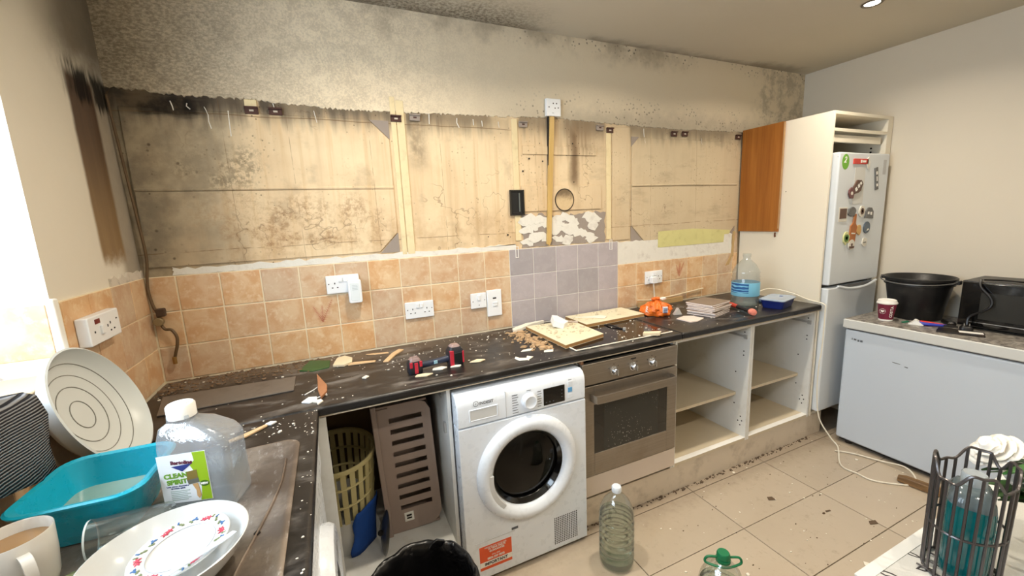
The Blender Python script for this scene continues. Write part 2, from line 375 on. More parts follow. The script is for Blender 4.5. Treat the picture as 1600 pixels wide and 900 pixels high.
# ------------------------------------------------------------------ walls and ceiling
wall_back = struct(B(-.3, RX+.3, 0, .25, -.1, RZ+.1).build('wall_back', mPL))
ceiling = struct(B(-.3, RX+.3, RY-.3, .3, RZ, RZ+.15).build('ceiling', mCE))
wall_right = struct(B(RX, RX+.25, RY-.3, 0, -.1, RZ).build('wall_right', mWR))
wall_front = struct(B(0, RX, RY-.25, RY, -.1, RZ).build('wall_front', mWR))
wl = MB(); wl.box(-.3, 0, WY0, 0, -.1, RZ); wl.box(-.3, 0, RY-.25, WY1, -.1, RZ); wl.box(-.3, 0, WY1, WY0, -.1, WZ0); wl.box(-.3, 0, WY1, WY0, WZ1, RZ)
wall_left = struct(wl.build('wall_left', mWL))
# window: frame, mullion and panes at the outer side of the reveal
mUP = M('white_upvc', (236,238,238), .35)
wn = MB(); X0, X1 = -.29, -.23
wn.box(X0, X1, WY1, WY0, WZ0, WZ0+.06); wn.box(X0, X1, WY1, WY0, WZ1-.06, WZ1); wn.box(X0, X1, WY1, WY1+.06, WZ0+.06, WZ1-.06); wn.box(X0, X1, WY0-.06, WY0, WZ0+.06, WZ1-.06)
wn.box(X0, X1, -1.41, -1.35, WZ0+.06, WZ1-.06)
window = struct(wn.build('window_1', mUP, bevel=.004))
mPANE = clear('window_glass', gloss=.05, alpha=.0)
for a, b in ((WY1+.06, -1.41), (-1.35, WY0-.06)): B(-.264, -.258, a, b, WZ0+.06, WZ1-.06).build('window_pane', mPANE, window)
B(-.23, .006, WY1, WY0, WZ0-.004, WZ0+.012).build('window_sill', M('sill_tile', (222,190,150), .35), wall_left, bevel=.004)

# paint layer above the old wall units, with its ragged lower edge
def ragged(x0, x1, zf, top, y, amp=.007, step=.007):
    n = int((x1-x0)/step); P = []
    for i in range(n+1):
        xx = x0+(x1-x0)*i/n; P.append((xx, zf(xx)+rnd.uniform(-amp, amp)*(.4+.6*rnd.random())))
    m = MB(); bm = m.bm
    a = [bm.verts.new((q[0], y, q[1])) for q in P]; b = [bm.verts.new((q[0], y, top)) for q in P]; c = [bm.verts.new((q[0], 0, q[1]-.002)) for q in P]
    for i in range(n): bm.faces.new((a[i], a[i+1], b[i+1], b[i])); bm.faces.new((c[i], c[i+1], a[i+1], a[i]))
    return m
def zedge(xx):
    pts = [(0,2.075),(.25,2.06),(.44,2.062),(.78,2.045),(1.1,2.05),(1.6,2.058),(1.9,2.07),(2.3,2.058),(2.8,2.05),(3.2,2.055),(4.2,2.07)]
    for (a, za), (b, zb) in zip(pts, pts[1:]):
        if a <= xx <= b: return za+(zb-za)*(xx-a)/(b-a)
    return 2.06
ragged(0, RX, zedge, RZ, -.004).build('paint_layer', mPU, wall_back)
# left wall: thin flaking paint edges beside the brown stain
# imprints of the removed wall units: thin raised plaster panels with clipped corners
def clip(x0, x1, z0, z1, c):
    tl, tr, br, bl = c; P = [(x0+bl, z0), (x1-br, z0), (x1, z0+br), (x1, z1-tr), (x1-tr, z1), (x0+tl, z1), (x0, z1-tl), (x0, z0+bl)]
    out = []
    for q in P:
        if not out or (abs(q[0]-out[-1][0])+abs(q[1]-out[-1][1])) > 1e-6: out.append(q)
    return out
def panel(x0, x1, z0, z1, c=(0,0,0,0), th=.007): return MB().prism(clip(x0, x1, z0, z1, c), -th, .0, 'Y').build('plaster_panel', mPL, wall_back, bevel=.0015, seg=1)
panel(.03, 1.012, 1.702, 2.005, (0,.085,0,0)); panel(.03, 1.012, 1.392, 1.690, (0,0,.09,0))
panel(2.47, 3.42, 1.698, 1.985, (.05,.05,0,0)); panel(2.47, 3.42, 1.345, 1.688, (0,0,.06,.10))
panel(1.715, 2.20, 1.87, 1.915); panel(1.70, 2.235, 1.56, 1.70)
mSTR = M('pale_filler_strip', (224,206,164), .85, var=.08, dirt=.25, dcol=(150,124,90), ds=20, bump=.2)
for x0, x1, z0, z1 in ((1.028,1.052,1.37,2.115),(1.055,1.092,1.37,2.10),(.44,.485,2.01,2.06),(1.655,1.69,1.40,2.05),(2.275,2.31,1.37,2.04)):
    B(x0, x1, -.006, 0, z0, z1).build('filler_strip', mSTR, wall_back, bevel=.002, seg=1)
panel(2.318, 2.455, 1.362, 2.04)
mGP = M('grey_plaster', (150,138,128), .9, bump=.3); mWP = M('white_plaster', (222,218,208), .9, var=.1, vs=14, dirt=.45, dcol=(168,156,146), ds=14, bump=.5, bs=50)
for P in ([(1.016,1.385),(1.016,1.48),(.925,1.385)], [(1.016,2.005),(.93,2.005),(1.016,1.92)], [(2.466,1.34),(2.57,1.34),(2.466,1.445)], [(2.466,1.99),(2.525,1.99),(2.466,1.93)], [(3.425,1.34),(3.365,1.34),(3.425,1.40)]):
    MB().prism(P, -.003, 0, 'Y').build('bare_plaster_corner', mGP, wall_back)
for x0, x1 in ((.03,1.012),(2.47,3.42)): MB().tube([(x0,-.004,1.696),((x0+x1)/2,-.004,1.700),(x1,-.004,1.697)], .0075, 8).build('plaster_ridge', mPL, wall_back, smooth=True)
# strip of filler above the tiles and the smeared white adhesive beside the grey tiles
def blob(x0, x1, z0, z1, th, n=26, amp=.014):
    P = []
    for i in range(n): P.append((x0+(x1-x0)*i/n, z0+rnd.uniform(0, amp)*.3))
    for i in range(6): P.append((x1-rnd.uniform(0, amp)*.5, z0+(z1-z0)*i/6))
    for i in range(n): P.append((x1-(x1-x0)*i/n, z1-rnd.uniform(0, amp)))
    for i in range(6): P.append((x0+rnd.uniform(0, amp)*.5, z1-(z1-z0)*i/6))
    return MB().prism(P, -th, 0, 'Y')
blob(.10, 1.655, 1.352, 1.388, .005, 60).build('plaster_strip', mWP, wall_back)
blob(1.69, 2.27, 1.355, 1.55, .004, 30, .03).build('adhesive_patch', mGP, wall_back)
for k in range(34):
    cx = rnd.uniform(1.72, 2.24); cz = rnd.uniform(1.375, 1.53); n = 11; a0 = rnd.random()*6
    P = [(cx+rnd.uniform(.018,.048)*1.3*math.cos(a0+2*PI*i/n), cz+rnd.uniform(.014,.036)*math.sin(a0+2*PI*i/n)) for i in range(n)]
    MB().prism(P, -.0055-rnd.random()*.002, 0, 'Y').build('adhesive_smear', mWP, wall_back, bevel=.001, seg=1)
blob(2.35, 3.40, 1.204, 1.355, .006, 40, .012).build('plaster_strip', mWP, wall_back)
mYG = M('yellow_green_paint', (204,198,136), .85, var=.1, vs=10, dirt=.3, dcol=(150,140,90), ds=18)
MB().prism([(2.69,1.292),(3.31,1.290),(3.315,1.345),(3.37,1.35),(3.37,1.375),(3.0,1.402),(2.69,1.398)], -.0075, 0, 'Y').build('painted_patch', mYG, wall_back)

# ------------------------------------------------------------------ splashback tiles
TZ = [.912+.147*i for i in range(4)]
def tile_on_back(name, mat, x0, x1, z0, z1, t=.010):
    return B(x0+.0026, x1-.0026, -t, 0, z0+.0026, z1-.0026).build(name, mat, wall_back, bevel=.0022, seg=2)
B(0, 1.6076, -.0075, 0, .90, TZ[3]).build('grout', mGR, wall_back); B(1.6076, 2.3576, -.0078, 0, .90, TZ[3]).build('grout', mGW, wall_back); B(2.3576, 3.46, -.0075, 0, .90, 1.205).build('grout', mGR, wall_back)
proto = B(-.0724, .0724, -.005, .005, -.0709, .0709).build('wall_tile', mT1, wall_back, bevel=.0022, seg=2)
protog = B(-.0732, .0732, -.0048, .0048, -.0717, .0717).build('grey_wall_tile', mT2, wall_back, bevel=.0018, seg=2)
f1 = f2 = True; tiles = {}
for r in range(3):
    for k in range(-1, 23):
        xa = .1076+.15*k; xb = xa+.15
        if k == -1: tile_on_back('wall_tile', mT1, .012, .1076, TZ[r], TZ[r+1]); continue
        if k >= 15 and r == 2: continue
        if k == 22: tile_on_back('wall_tile', mT1, xa, 3.46, TZ[r], TZ[r+1]); continue
        lo = (xa+.075, -.0052, TZ[r]+.0735); g = 10 <= k < 15
        if g:
            if f2: protog.location = lo; f2 = False; tiles[(r,k)] = protog
            else: tiles[(r,k)] = inst(protog, lo, wall_back)
        else:
            if f1: proto.location = lo; f1 = False; tiles[(r,k)] = proto
            else: tiles[(r,k)] = inst(proto, lo, wall_back)
mFE = M('fern_print', (188,110,84), .5)
def fern(tile, pts, s=1):
    m = MB(); y = -.0056
    for (x0, z0, x1, z1) in pts:
        n = 12
        for i in range(n):
            t = i/n; cx = x0+(x1-x0)*t; cz = z0+(z1-z0)*t; dx, dz = x1-x0, z1-z0; l = math.hypot(dx, dz); dx /= l; dz /= l
            w = (.020*(1-t)*min(1, .35+3*t)+.004)*s
            for sg in (-1, 1):
                ex = cx+(dx*.5-sg*dz*.9)*w; ez = cz+(dz*.5+sg*dx*.9)*w
                m.prism([(cx-dx*.0012, cz-dz*.0012), (ex, ez), (cx+dx*.0012, cz+dz*.0012)], y, y+.001, 'Y')
        m.prism([(x0-.0008*1, z0), (x0+.0008, z0), (x1+.0004, z1), (x1-.0004, z1)], y, y+.001, 'Y')
    m.build('fern_print', mFE, tile, label='faded rust fern motif printed on the tile')
fern(tiles[(1,3)], [(.0,-.05,-.035,.03),(.0,-.05,.05,.055),(.0,-.045,.004,.03)])
fern(tiles[(1,18)], [(.0,-.05,-.03,.03),(.0,-.05,.045,.05),(0,-.03,.006,.045)])
# left wall tiles and the tiled side of the window reveal
B(0, .0075, -.588, 0, .90, TZ[3]).build('grout', mGR, wall_left)
for r in range(3):
    for k in range(4): B(0, .0102, -.145*(k+1)+.0018, -.145*k-.0018-(.010 if k == 0 else 0), TZ[r]+.0018, TZ[r+1]-.0018).build('wall_tile', mT1, wall_left, bevel=.0022)
B(-.235, 0, -.6075, -.6, WZ0+.012, TZ[3]).build('grout', mGR, wall_left)
for r in (2,):
    for k in range(2):
        za = max(TZ[r], WZ0+.014); B(-.005-.150*(k+1)+.002 if k == 0 else -.235, -.005-.150*k-.002, -.610, -.6, za+.0018, TZ[r+1]-.0018).build('wall_tile', mT1, wall_left, bevel=.002)
# tiles below the sill along the left wall
B(0, .0075, -2.2, -.604, .90, 1.148).build('grout', mGR, wall_left)
for k in range(11):
    for za, zb in ((.914,1.057),(1.061,1.146)): B(0, .0102, -.604-.145*(k+1)+.0018, -.604-.145*k-.0018, za, zb).build('wall_tile', mT1, wall_left, bevel=.0022)
B(-.006, .0125, -.612, -.588, .91, TZ[3]+.012).build('tile_trim', M('white_trim', (240,238,230), .35), wall_left, bevel=.005, seg=3)
mWPl = M('torn_plaster', (206,196,182), .9, bump=.5, dirt=.4, dcol=(90,76,62), ds=30)
def blobX(y0, y1, z0, z1, th, n=18):
    P = [(y0+(y1-y0)*i/n, z0) for i in range(n+1)]+[(y1-(y1-y0)*i/n, z1-rnd.uniform(0,.02)) for i in range(n+1)]
    return MB().prism(P, 0, th, 'X')
blobX(-.27, 0, 1.353, 1.39, .006).build('torn_plaster_strip', mWPl, wall_left)

# ------------------------------------------------------------------ downlights
def downlight(x, y, label, watt):
    t = thing('downlight', label, 'ceiling light', (x, y, RZ), 0, 'recessed ceiling downlights')
    MB().lathe([(.030,-.001),(.043,-.001),(.045,-.004),(.042,-.007),(.034,-.006),(.030,-.001)], seg=28, cap=False).build('bezel', M('brushed_bezel', (120,112,102), .35, metal=.8), t, smooth=True)
    MB().lathe([(.0305,-.0035),(.0305,-.0015)], seg=28).build('lens', M('lit_lens', (255,250,240), .4, emit=14), t)
    ld = bpy.data.lights.new('downlight_lamp', 'AREA'); ld.shape = 'DISK'; ld.size = .055; ld.energy = watt; ld.color = (1.0, .88, .71); ld.spread = math.radians(150)
    lo = bpy.data.objects.new('downlight_lamp', ld); COL.objects.link(lo); lo.parent = t; lo.location = (0, 0, -.012)
DLW = {(1.05,-.81): 8.5, (2.15,-.81): 7, (3.28,-.81): 6}
DLL = {(3.28,-.81): 'lit recessed downlight with grey bezel in the ceiling above the fridge', (2.15,-.81): 'recessed downlight in the ceiling above the oven, outside the frame', (1.05,-.81): 'recessed downlight in the ceiling above the tumble dryer, outside the frame', (1.05,-2.3): 'recessed downlight in the ceiling behind the viewer on the window side', (2.15,-2.3): 'recessed downlight in the ceiling over the dining table, outside the frame', (3.28,-2.3): 'recessed downlight in the ceiling behind the chest freezer end, outside the frame'}
for x, y in ((3.28,-.81),(2.15,-.81),(1.05,-.81),(1.05,-2.3),(2.15,-2.3),(3.28,-2.3)):
    downlight(x, y, DLL[(x, y)], DLW.get((x, y), 5))
# ------------------------------------------------------------------ worktops
def worktop_mat():
    t = NT('black_laminate'); p = t.pos(); n = t.noise(p, 6, 6, .65); nf = t.noise(p, 45, 6, .7); sm = t.noise(t.scl(p, (5, 16, 8)), 1, 5, .65, .8)
    c = t.mix(nf, lin((17,16,16)), lin((34,31,30)))
    dust = t.mul(t.sm(sm, .45, .72), t.sm(n, .36, .60)); c = t.mix(t.mul(dust, .62), c, lin((150,142,134)))
    x, y, z = t.xyz(p)
    br = t.mul(t.sm(t.add(y, t.mul(t.ma('SUBTRACT', n, .5), .25)), -.22, -.05), t.sm(x, 1.7, .6)); c = t.mix(t.mul(br, .65), c, t.mix(nf, lin((70,58,48)), lin((140,124,106))))
    top = t.sm(z, .900, .909)
    c = t.mix(top, lin((20,18,18)), c)
    t.base(c); t.rough(t.add(.26, t.add(t.mul(dust, .4), t.mul(nf, .15)))); t.bump(nf, .08, .002); return t.done(.5)
mWT = worktop_mat(); mCHIP = M('pale_chipboard', (186,172,150), .85, bump=.3)
def worktop(name, label, x0, x1, y0, y1, edge):
    t = thing(name, label, 'worktop', ((x0+x1)/2, (y0+y1)/2, .872)); cx, cy = t.location.x, t.location.y
    B(x0-cx, x1-cx, y0-cy, y1-cy, .004, .038).build('slab', mWT, t, bevel=.011, seg=4)
    m = MB()
    if edge == 'y': m.box(x0-cx+.004, x1-cx-.004, y0-cy+.004, y0-cy+.022, 0, .004)
    else: m.box(x1-cx-.022, x1-cx-.004, y0-cy+.004, y1-cy-.004, 0, .004)
    m.build('underside_edge', mCHIP, t); return t
worktop('worktop', 'black laminate worktop section covered in plaster dust above the tumble dryer', 0.012, 2.293, -.605, -.012, 'y')
worktop('worktop', 'black laminate worktop section carrying the tile stack and water bottle', 2.296, 3.4685, -.605, -.012, 'y')
worktop('worktop', 'black laminate worktop run below the window carrying the stained drainer', 0.012, .604, -2.3, -.607, 'x')

# ------------------------------------------------------------------ base units
mHB = M('brown_hardboard', (104,80,50), .8, bump=.2); mCRM = M('cream_back_board', (206,192,166), .6, var=.06)
mHOLE = M('dark_hole', (30,26,24), .9)
mALU = M('grey_runner', (176,176,174), .4, metal=.4)
BACK, FR = -.03, -.58
# corner filler post and open gap unit with the laundry baskets
g = thing('base_cabinet', 'open doorless cupboard holding two laundry baskets left of the tumble dryer', 'cabinet', (.85, -.30, 0))
def loc(o, *a): return a
def cab_part(root, name, mat, x0, x1, y0, y1, z0, z1, bevel=.001):
    l = root.location; return B(x0-l.x, x1-l.x, y0-l.y, y1-l.y, z0-l.z, z1-l.z).build(name, mat, root, bevel=bevel, seg=1)
cab_part(g, 'filler_post', mWH, .545, .622, FR-.018, FR, .0, .868)
cab_part(g, 'side_panel', mWH, 1.058, 1.073, FR, BACK, .0, .868); 
cab_part(g, 'bottom_panel', mWH, .40, 1.058, FR, BACK, .152, .168); cab_part(g, 'back_panel', mHB, .40, 1.058, BACK-.006, BACK, .168, .868)
cab_part(g, 'plinth_board', mWH, .62, 1.073, -.53, -.515, 0, .152)
cab_part(g, 'runner', mALU, 1.052, 1.058, -.50, -.12, .80, .815); cab_part(g, 'hinge_plate', mALU, 1.048, 1.058, -.545, -.525, .665, .71)
# the two open units on the right
def open_unit(label, x0, x1, skipL):
    t = thing('base_cabinet', label, 'cabinet', ((x0+x1)/2, -.30, .0))
    cab_part(t, 'side_panel', mWH, x0, x0+.016, FR, BACK, .150, .868); cab_part(t, 'side_panel', mWH, x1-.016, x1, FR, BACK, .150, .868)
    cab_part(t, 'bottom_panel', mCRM, x0+.016, x1-.016, FR, BACK, .150, .168)
    cab_part(t, 'front_edging', mWH2, x0+.016, x1-.016, FR-.002, FR+.03, .1685, .171)
    cab_part(t, 'back_panel', mCRM, x0+.016, x1-.016, BACK-.006, BACK, .168, .868)
    sh = cab_part(t, 'shelf', mCRM, x0+.017, x1-.017, -.508, BACK-.007, .415, .433)
    cab_part(t, 'top_rail', mWH, x0+.016, x1-.016, FR, FR+.016, .852, .868)
    m = MB(); l = t.location
    m.box(x1-.022-l.x, x1-.016-l.x, -.55-l.y, -.20-l.y, .785, .797); m.box(x1-.025-l.x, x1-.016-l.x, -.565-l.y, -.545-l.y, .778, .802); m.build('drawer_runner', mALU, t)
    for yy, zz in ((-.545,.84),(-.545,.815),(-.545,.70),(-.545,.675),(-.50,.56),(-.50,.36),(-.545,.29),(-.555,.265),(-.53,.258),(-.545,.235)):
        MB().cyl((x1-.0165-l.x, yy-l.y, zz), (x1-.0155-l.x-.002, yy-l.y, zz), .0042, seg=8).build('screw_hole', mHOLE, t)
    return t
open_unit('open doorless cupboard with one shelf directly right of the oven', 2.270, 2.862, 0)
open_unit('open doorless cupboard with one shelf beside the tall fridge housing', 2.864, 3.458, 0)
# oven housing: sides, filler board under the oven, and the long plinth
mBG = M('pinkish_board', (206,190,174), .55, var=.05)
oh = thing('oven_housing', 'white oven housing with a pinkish filler board below the oven', 'cabinet', (1.97, -.30, 0))
cab_part(oh, 'side_panel', mWH, 1.679, 1.692, FR+.02, BACK, .15, .868); cab_part(oh, 'side_panel', mWH, 2.254, 2.268, FR, BACK, .15, .868)
cab_part(oh, 'bottom_panel', mWH, 1.692, 2.254, FR+.02, BACK, .150, .168); cab_part(oh, 'filler_board', mBG, 1.686, 2.262, -.600, -.582, .178, .282)
pl = tag(MB().box(1.686, 3.462, -.577, -.560, 0, .149).box(3.464, 3.62, -.572, -.556, 0, .149).build('plinth', M('plinth_cream', (206,192,172), .5, var=.08, vs=4, dirt=.5, dcol=(140,124,104), ds=7), bevel=.0015), 'cream plinth board running along the floor under oven and open cupboards', 'plinth')

# ------------------------------------------------------------------ tumble dryer
def plate_hole(x0, x1, z0, z1, cx, cz, r, y0, y1, n=56):
    A = sorted([2*PI*k/n for k in range(n)]+[math.atan2(z-cz, x-cx) % (2*PI) for x in (x0, x1) for z in (z0, z1)])
    def out(a):
        c, s = math.cos(a), math.sin(a); tx = ((x1 if c > 0 else x0)-cx)/c if abs(c) > 1e-9 else 1e9; tz = ((z1 if s > 0 else z0)-cz)/s if abs(s) > 1e-9 else 1e9
        t = min(tx, tz); return cx+c*t, cz+s*t
    O = [out(a) for a in A]; I = [(cx+r*math.cos(a), cz+r*math.sin(a)) for a in A]
    return MB().loft([[(p[0], y0, p[1]) for p in O], [(p[0], y0, p[1]) for p in I], [(p[0], y1, p[1]) for p in I], [(p[0], y1, p[1]) for p in O]], close=True)
mAPP = M('white_enamel', (226,232,240), .28, var=.02, coat=.2); mAPG = M('appliance_grey', (188,190,192), .4); mBLK = M('gloss_black', (10,10,11), .12, var=0, coat=.5)
mDRUM = M('black_drum', (12,12,13), .22, var=.2); mTXTG = M('grey_print', (86,90,96), .6); mORG = M('orange_sticker', (226,88,40), .5, var=.03); mWPR = M('white_print', (240,238,232), .6); mBLU = M('blue_sticker', (92,160,212), .5)
d = thing('tumble_dryer', 'white front-loading tumble dryer with orange sticker under the black worktop', 'dryer', (1.376, -.33, 0))
D0 = d.location; dx = lambda v: v-D0.x; dy = lambda v: v-D0.y
B(dx(1.079), dx(1.674), dy(-.575), dy(-.04), .012, .848).build('body', mAPP, d, bevel=.006)
fp_ = plate_hole(dx(1.079), dx(1.674), .012, .712, dx(1.378), .468, .225, dy(-.640), dy(-.575)); fp_.build('front_panel', mAPP, d, bevel=.004)
cp = MB().prism([(dy(-.640), .716), (dy(-.640), .800), (dy(-.636), .822), (dy(-.625), .838), (dy(-.605), .848), (dy(-.50), .850), (dy(-.50), .716)], dx(1.079), dx(1.674), 'X')
cpo = cp.build('control_panel', mAPP, d, smooth=True, bevel=.006, seg=3)
MB().box(dx(1.286), dx(1.2875), dy(-.6408), dy(-.63), .716, .83).build('drawer_seam', mAPG, cpo)
hd = MB().frame(dx(1.128), dx(1.252), .736, .787, .006, dy(-.6425), dy(-.638)).build('water_drawer_handle', mAPP, cpo, bevel=.003); B(dx(1.134), dx(1.246), dy(-.6412), dy(-.638), .742, .781).build('handle_recess', M('recess_grey', (206,206,204), .5), hd)
MB().lathe([(.0,.0),(.036,.0),(.036,.004),(.032,.005),(.031,.018),(.026,.021),(.020,.018),(.0,.018)], (dx(1.392), dy(-.640), .768), 32, 'Y').build('program_dial', mAPP, cpo, smooth=True)
B(dx(1.461), dx(1.566), dy(-.6425), dy(-.638), .728, .804).build('display', mBLK, cpo, bevel=.006, seg=3)
m = MB()
for i, (a, b, z) in enumerate(((1.47,1.476,.74),(1.487,1.493,.74),(1.505,1.511,.74),(1.548,1.553,.75),(1.548,1.553,.765),(1.548,1.553,.78))): m.box(dx(a), dx(b), dy(-.6432), dy(-.6424), z, z+.003)
m.build('display_icons', mTXTG, cpo)['kind'] = 'stuff'
for z, mt in ((.79, mAPP), (.762, mBLU), (.734, mAPP)): B(dx(1.583), dx(1.605), dy(-.6415), dy(-.638), z, z+.022).build('push_button', mt, cpo, bevel=.003)
m = MB()
for i in range(8):
    m.box(dx(1.315), dx(1.315+.028-.003*(i % 3)), dy(-.6405), dy(-.639), .728+.011*i, .7305+.011*i)
    if i > 0: m.box(dx(1.432), dx(1.432+.020-.003*(i % 2)), dy(-.6405), dy(-.639), .720+.011*i, .7225+.011*i)
m.box(dx(1.383), dx(1.402), dy(-.6405), dy(-.639), .812, .8145); m.box(dx(1.586), dx(1.602), dy(-.6405), dy(-.639), .818, .820); m.build('program_markings', mTXTG, cpo)['kind'] = 'stuff'
lg = MB().lathe([(.0098,0),(.0115,0),(.0115,.0006),(.0098,.0006),(.0098,0)], (dx(1.158), dy(-.640), .808), 24, 'Y', cap=False).build('logo_ring', mTXTG, cpo)
text('logo_letter', 'i', .016, mTXTG, cpo, (dx(1.158), dy(-.6406), .808)); text('logo_lettering', 'INDESIT', .017, mTXTG, cpo, (dx(1.203), dy(-.6406), .806), sx=.98, bold=.0003)
dr = MB().lathe([(.236,-.02),(.236,.004),(.228,.020),(.212,.030),(.196,.030),(.180,.022),(.168,.008),(.164,-.02),(.170,-.03)], (dx(1.378), dy(-.640), .468), 64, 'Y', cap=False).build('door', mAPP, d, smooth=True, angle=60)
MB().lathe([(.165,-.012),(.160,-.022),(.150,-.030),(.146,-.050),(.110,-.060),(.06,-.063),(.001,-.063)], (dx(1.378), dy(-.640), .468), 56, 'Y', cap=False).build('door_bowl', mDRUM, dr, smooth=True)
MB().lathe([(.166,.004),(.166,-.006),(.152,-.016),(.150,-.012),(.162,.004),(.166,.004)], (dx(1.378), dy(-.640), .468), 56, 'Y', cap=False).build('rubber_seal', mBLK, dr, smooth=True)
MB().lathe([(.150,-.02),(.12,-.012),(.07,-.006),(.001,-.004)], (dx(1.378), dy(-.640), .468), 56, 'Y', cap=False).build('door_glass', clear('dark_door_glass', (120,120,124), 0, .0, .06), dr, smooth=True)
a0 = math.radians(198); nt_ = MB()
for i in range(9):
    pass
P = []
for i in range(11): a = math.radians(172+5.4*i); P.append((dx(1.378)+.200*math.cos(a), .468+.200*math.sin(a)))
for i in range(11): a = math.radians(226-5.4*i); P.append((dx(1.378)+.171*math.cos(a), .468+.171*math.sin(a)))
MB().prism(P, dy(-.668), dy(-.648), 'Y').build('door_grip', M('grip_grey', (205,206,206), .35), dr, bevel=.003)
B(dx(1.115), dx(1.30), dy(-.6412), dy(-.638), .188, .1895).build('hatch_seam', mAPG, d); B(dx(1.285), dx(1.315), dy(-.642), dy(-.638), .196, .206).build('hatch_catch', mTXTG, d)
st = B(dx(1.134), dx(1.281), dy(-.6409), dy(-.639), .054, .166).build('orange_label', mORG, d, label='orange and white information sticker'); st_y = dy(-.6412)
B(dx(1.134), dx(1.281), st_y, dy(-.639), .068, .092).build('white_band', mWPR, st)
text('label_lettering', 'IMPORTANT', .019, M('black_print', (30,28,28), .6), st, (dx(1.207), st_y-.0006, .0795), sx=1.0, bold=.0004)
text('label_lettering', 'REGISTER FOR YOUR FREE', .0085, mWPR, st, (dx(1.207), st_y-.0004, .157)); text('label_lettering', '10 YEAR PARTS\nGUARANTEE', .012, mWPR, st, (dx(1.212), st_y-.0004, .142), bold=.0003)
text('label_lettering', 'CALL FREE', .008, mWPR, st, (dx(1.207), st_y-.0004, .117)); text('label_lettering', '0800 597 0873', .013, mWPR, st, (dx(1.207), st_y-.0004, .103), bold=.0004)
m = MB()
for i in range(13):
    for j in range(15): m.box(dx(1.496+.0097*i), dx(1.5015+.0097*i), dy(-.6406), dy(-.639), .038+.0092*j, .0432+.0092*j)
m.build('vent_grille', mHOLE, d)['kind'] = 'stuff'
for x in (1.11, 1.64): MB().cyl((dx(x), dy(-.60), 0), (dx(x), dy(-.60), .014), .02).build('foot', mBLK, d)

# ------------------------------------------------------------------ washing machine in the left run, seen edge-on
w2 = thing('washing_machine', 'white washing machine with round dark door seen edge-on below the drainer', 'washing machine', (.30, -.93, 0))
B(-.25, .285, -.30, .30, .012, .848).build('body', mAPP, w2, bevel=.006)
wd = MB().lathe([(.20,-.01),(.20,.02),(.19,.035),(.165,.040),(.150,.034),(.145,.012)], seg=48, cap=False, M4=Matrix.Translation((.285, 0, .46)) @ Matrix.Rotation(PI/2, 4, 'Y')).build('door', mAPP, w2, smooth=True)
MB().lathe([(.147,.014),(.13,.026),(.06,.038),(.001,.040)], seg=40, cap=False, M4=Matrix.Translation((.285, 0, .46)) @ Matrix.Rotation(PI/2, 4, 'Y')).build('door_glass', mBLK, wd, smooth=True)
B(.28, .292, -.30, .30, .72, .845).build('control_panel', mAPP, w2, bevel=.004)

# ------------------------------------------------------------------ oven
def steel():
    t = NT('brushed_steel'); v = t.obj(); n = t.noise(t.scl(v, (3, 60, 160)), 1, 4, .6); d = t.noise(v, 5, 5, .65)
    c = t.mix(n, lin((134,126,115)), lin((168,158,146))); c = t.mix(t.mul(t.sm(d, .45, .7), .35), c, lin((128,114,98)))
    t.base(c); t.metal(.85); t.rough(t.add(.32, t.mul(d, .2))); return t.done()
mST = steel(); mCHR = M('chrome', (210,214,220), .16, metal=1, var=.02); mOVG = M('oven_glass', (12,12,11), .10, var=0, coat=.4)
def oven_pane():
    t = NT('splattered_oven_pane'); v = t.obj(); x, y, z = t.xyz(v)
    sp = t.mul(t.sm(t.vor(v, 95), .24, .12), t.sm(t.noise(v, 9, 3), .45, .62)); c = t.mix(t.mul(sp, .8), lin((44,44,40)), lin((190,186,172)))
    t.base(c); t.rough(.22); return t.done()
ov = thing('oven', 'built-in stainless steel oven with three chrome knobs and splattered black glass', 'oven', (1.967, -.30, 0)); O0 = ov.location
ox = lambda v: v-O0.x; oy = lambda v: v-O0.y
B(ox(1.70), ox(2.245), oy(-.582), oy(-.05), .29, .85).build('body', mHOLE, ov)
opn = B(ox(1.682), ox(2.257), oy(-.606), oy(-.582), .752, .854).build('control_panel', mST, ov, bevel=.002)
for x in (1.858, 1.971, 2.089):
    k = MB().lathe([(.0,0),(.021,0),(.021,.003),(.017,.005),(.015,.022),(.012,.025),(0,.025)], (ox(x), oy(-.606), .797), 24, 'Y').build('knob', mCHR, opn, smooth=True)
    B(ox(x)-.0035, ox(x)+.0035, oy(-.640), oy(-.625), .782, .812).build('knob_grip', mCHR, k, bevel=.0025)
    for a in (40, 90, 150): B(ox(x)+.032*math.cos(math.radians(a))-.002, ox(x)+.032*math.cos(math.radians(a))+.002, oy(-.6066), oy(-.605), .797+.032*math.sin(math.radians(a))-.002, .797+.032*math.sin(math.radians(a))+.002).build('knob_mark', mHOLE, opn)
B(ox(1.958), ox(1.990), oy(-.6068), oy(-.605), .8325, .8385).build('illegible_mark', mHOLE, opn)
od = MB().frame(ox(1.682), ox(2.257), .288, .744, .062, oy(-.606), oy(-.582), .112, .094).build('door', mST, ov, bevel=.002)
B(ox(1.742), ox(2.197), oy(-.603), oy(-.59), .398, .652).build('door_glass', mOVG, od)
B(ox(1.802), ox(2.137), oy(-.6034), oy(-.60), .405, .645).build('inner_pane', oven_pane(), od)
hp = spline([(ox(1.722), oy(-.606), .694), (ox(1.726), oy(-.640), .693), (ox(1.76), oy(-.650), .692), (ox(1.97), oy(-.652), .692), (ox(2.18), oy(-.650), .692), (ox(2.212), oy(-.640), .693), (ox(2.216), oy(-.606), .694)], 6)
hm = MB(); hm.loft([[(p.x, p.y+dy_, p.z+dz_) for dy_, dz_ in ((-.005,-.018),(.005,-.018),(.005,.018),(-.005,.018))] for p in hp]); hm.build('door_handle', mST, od, smooth=True, bevel=.002)
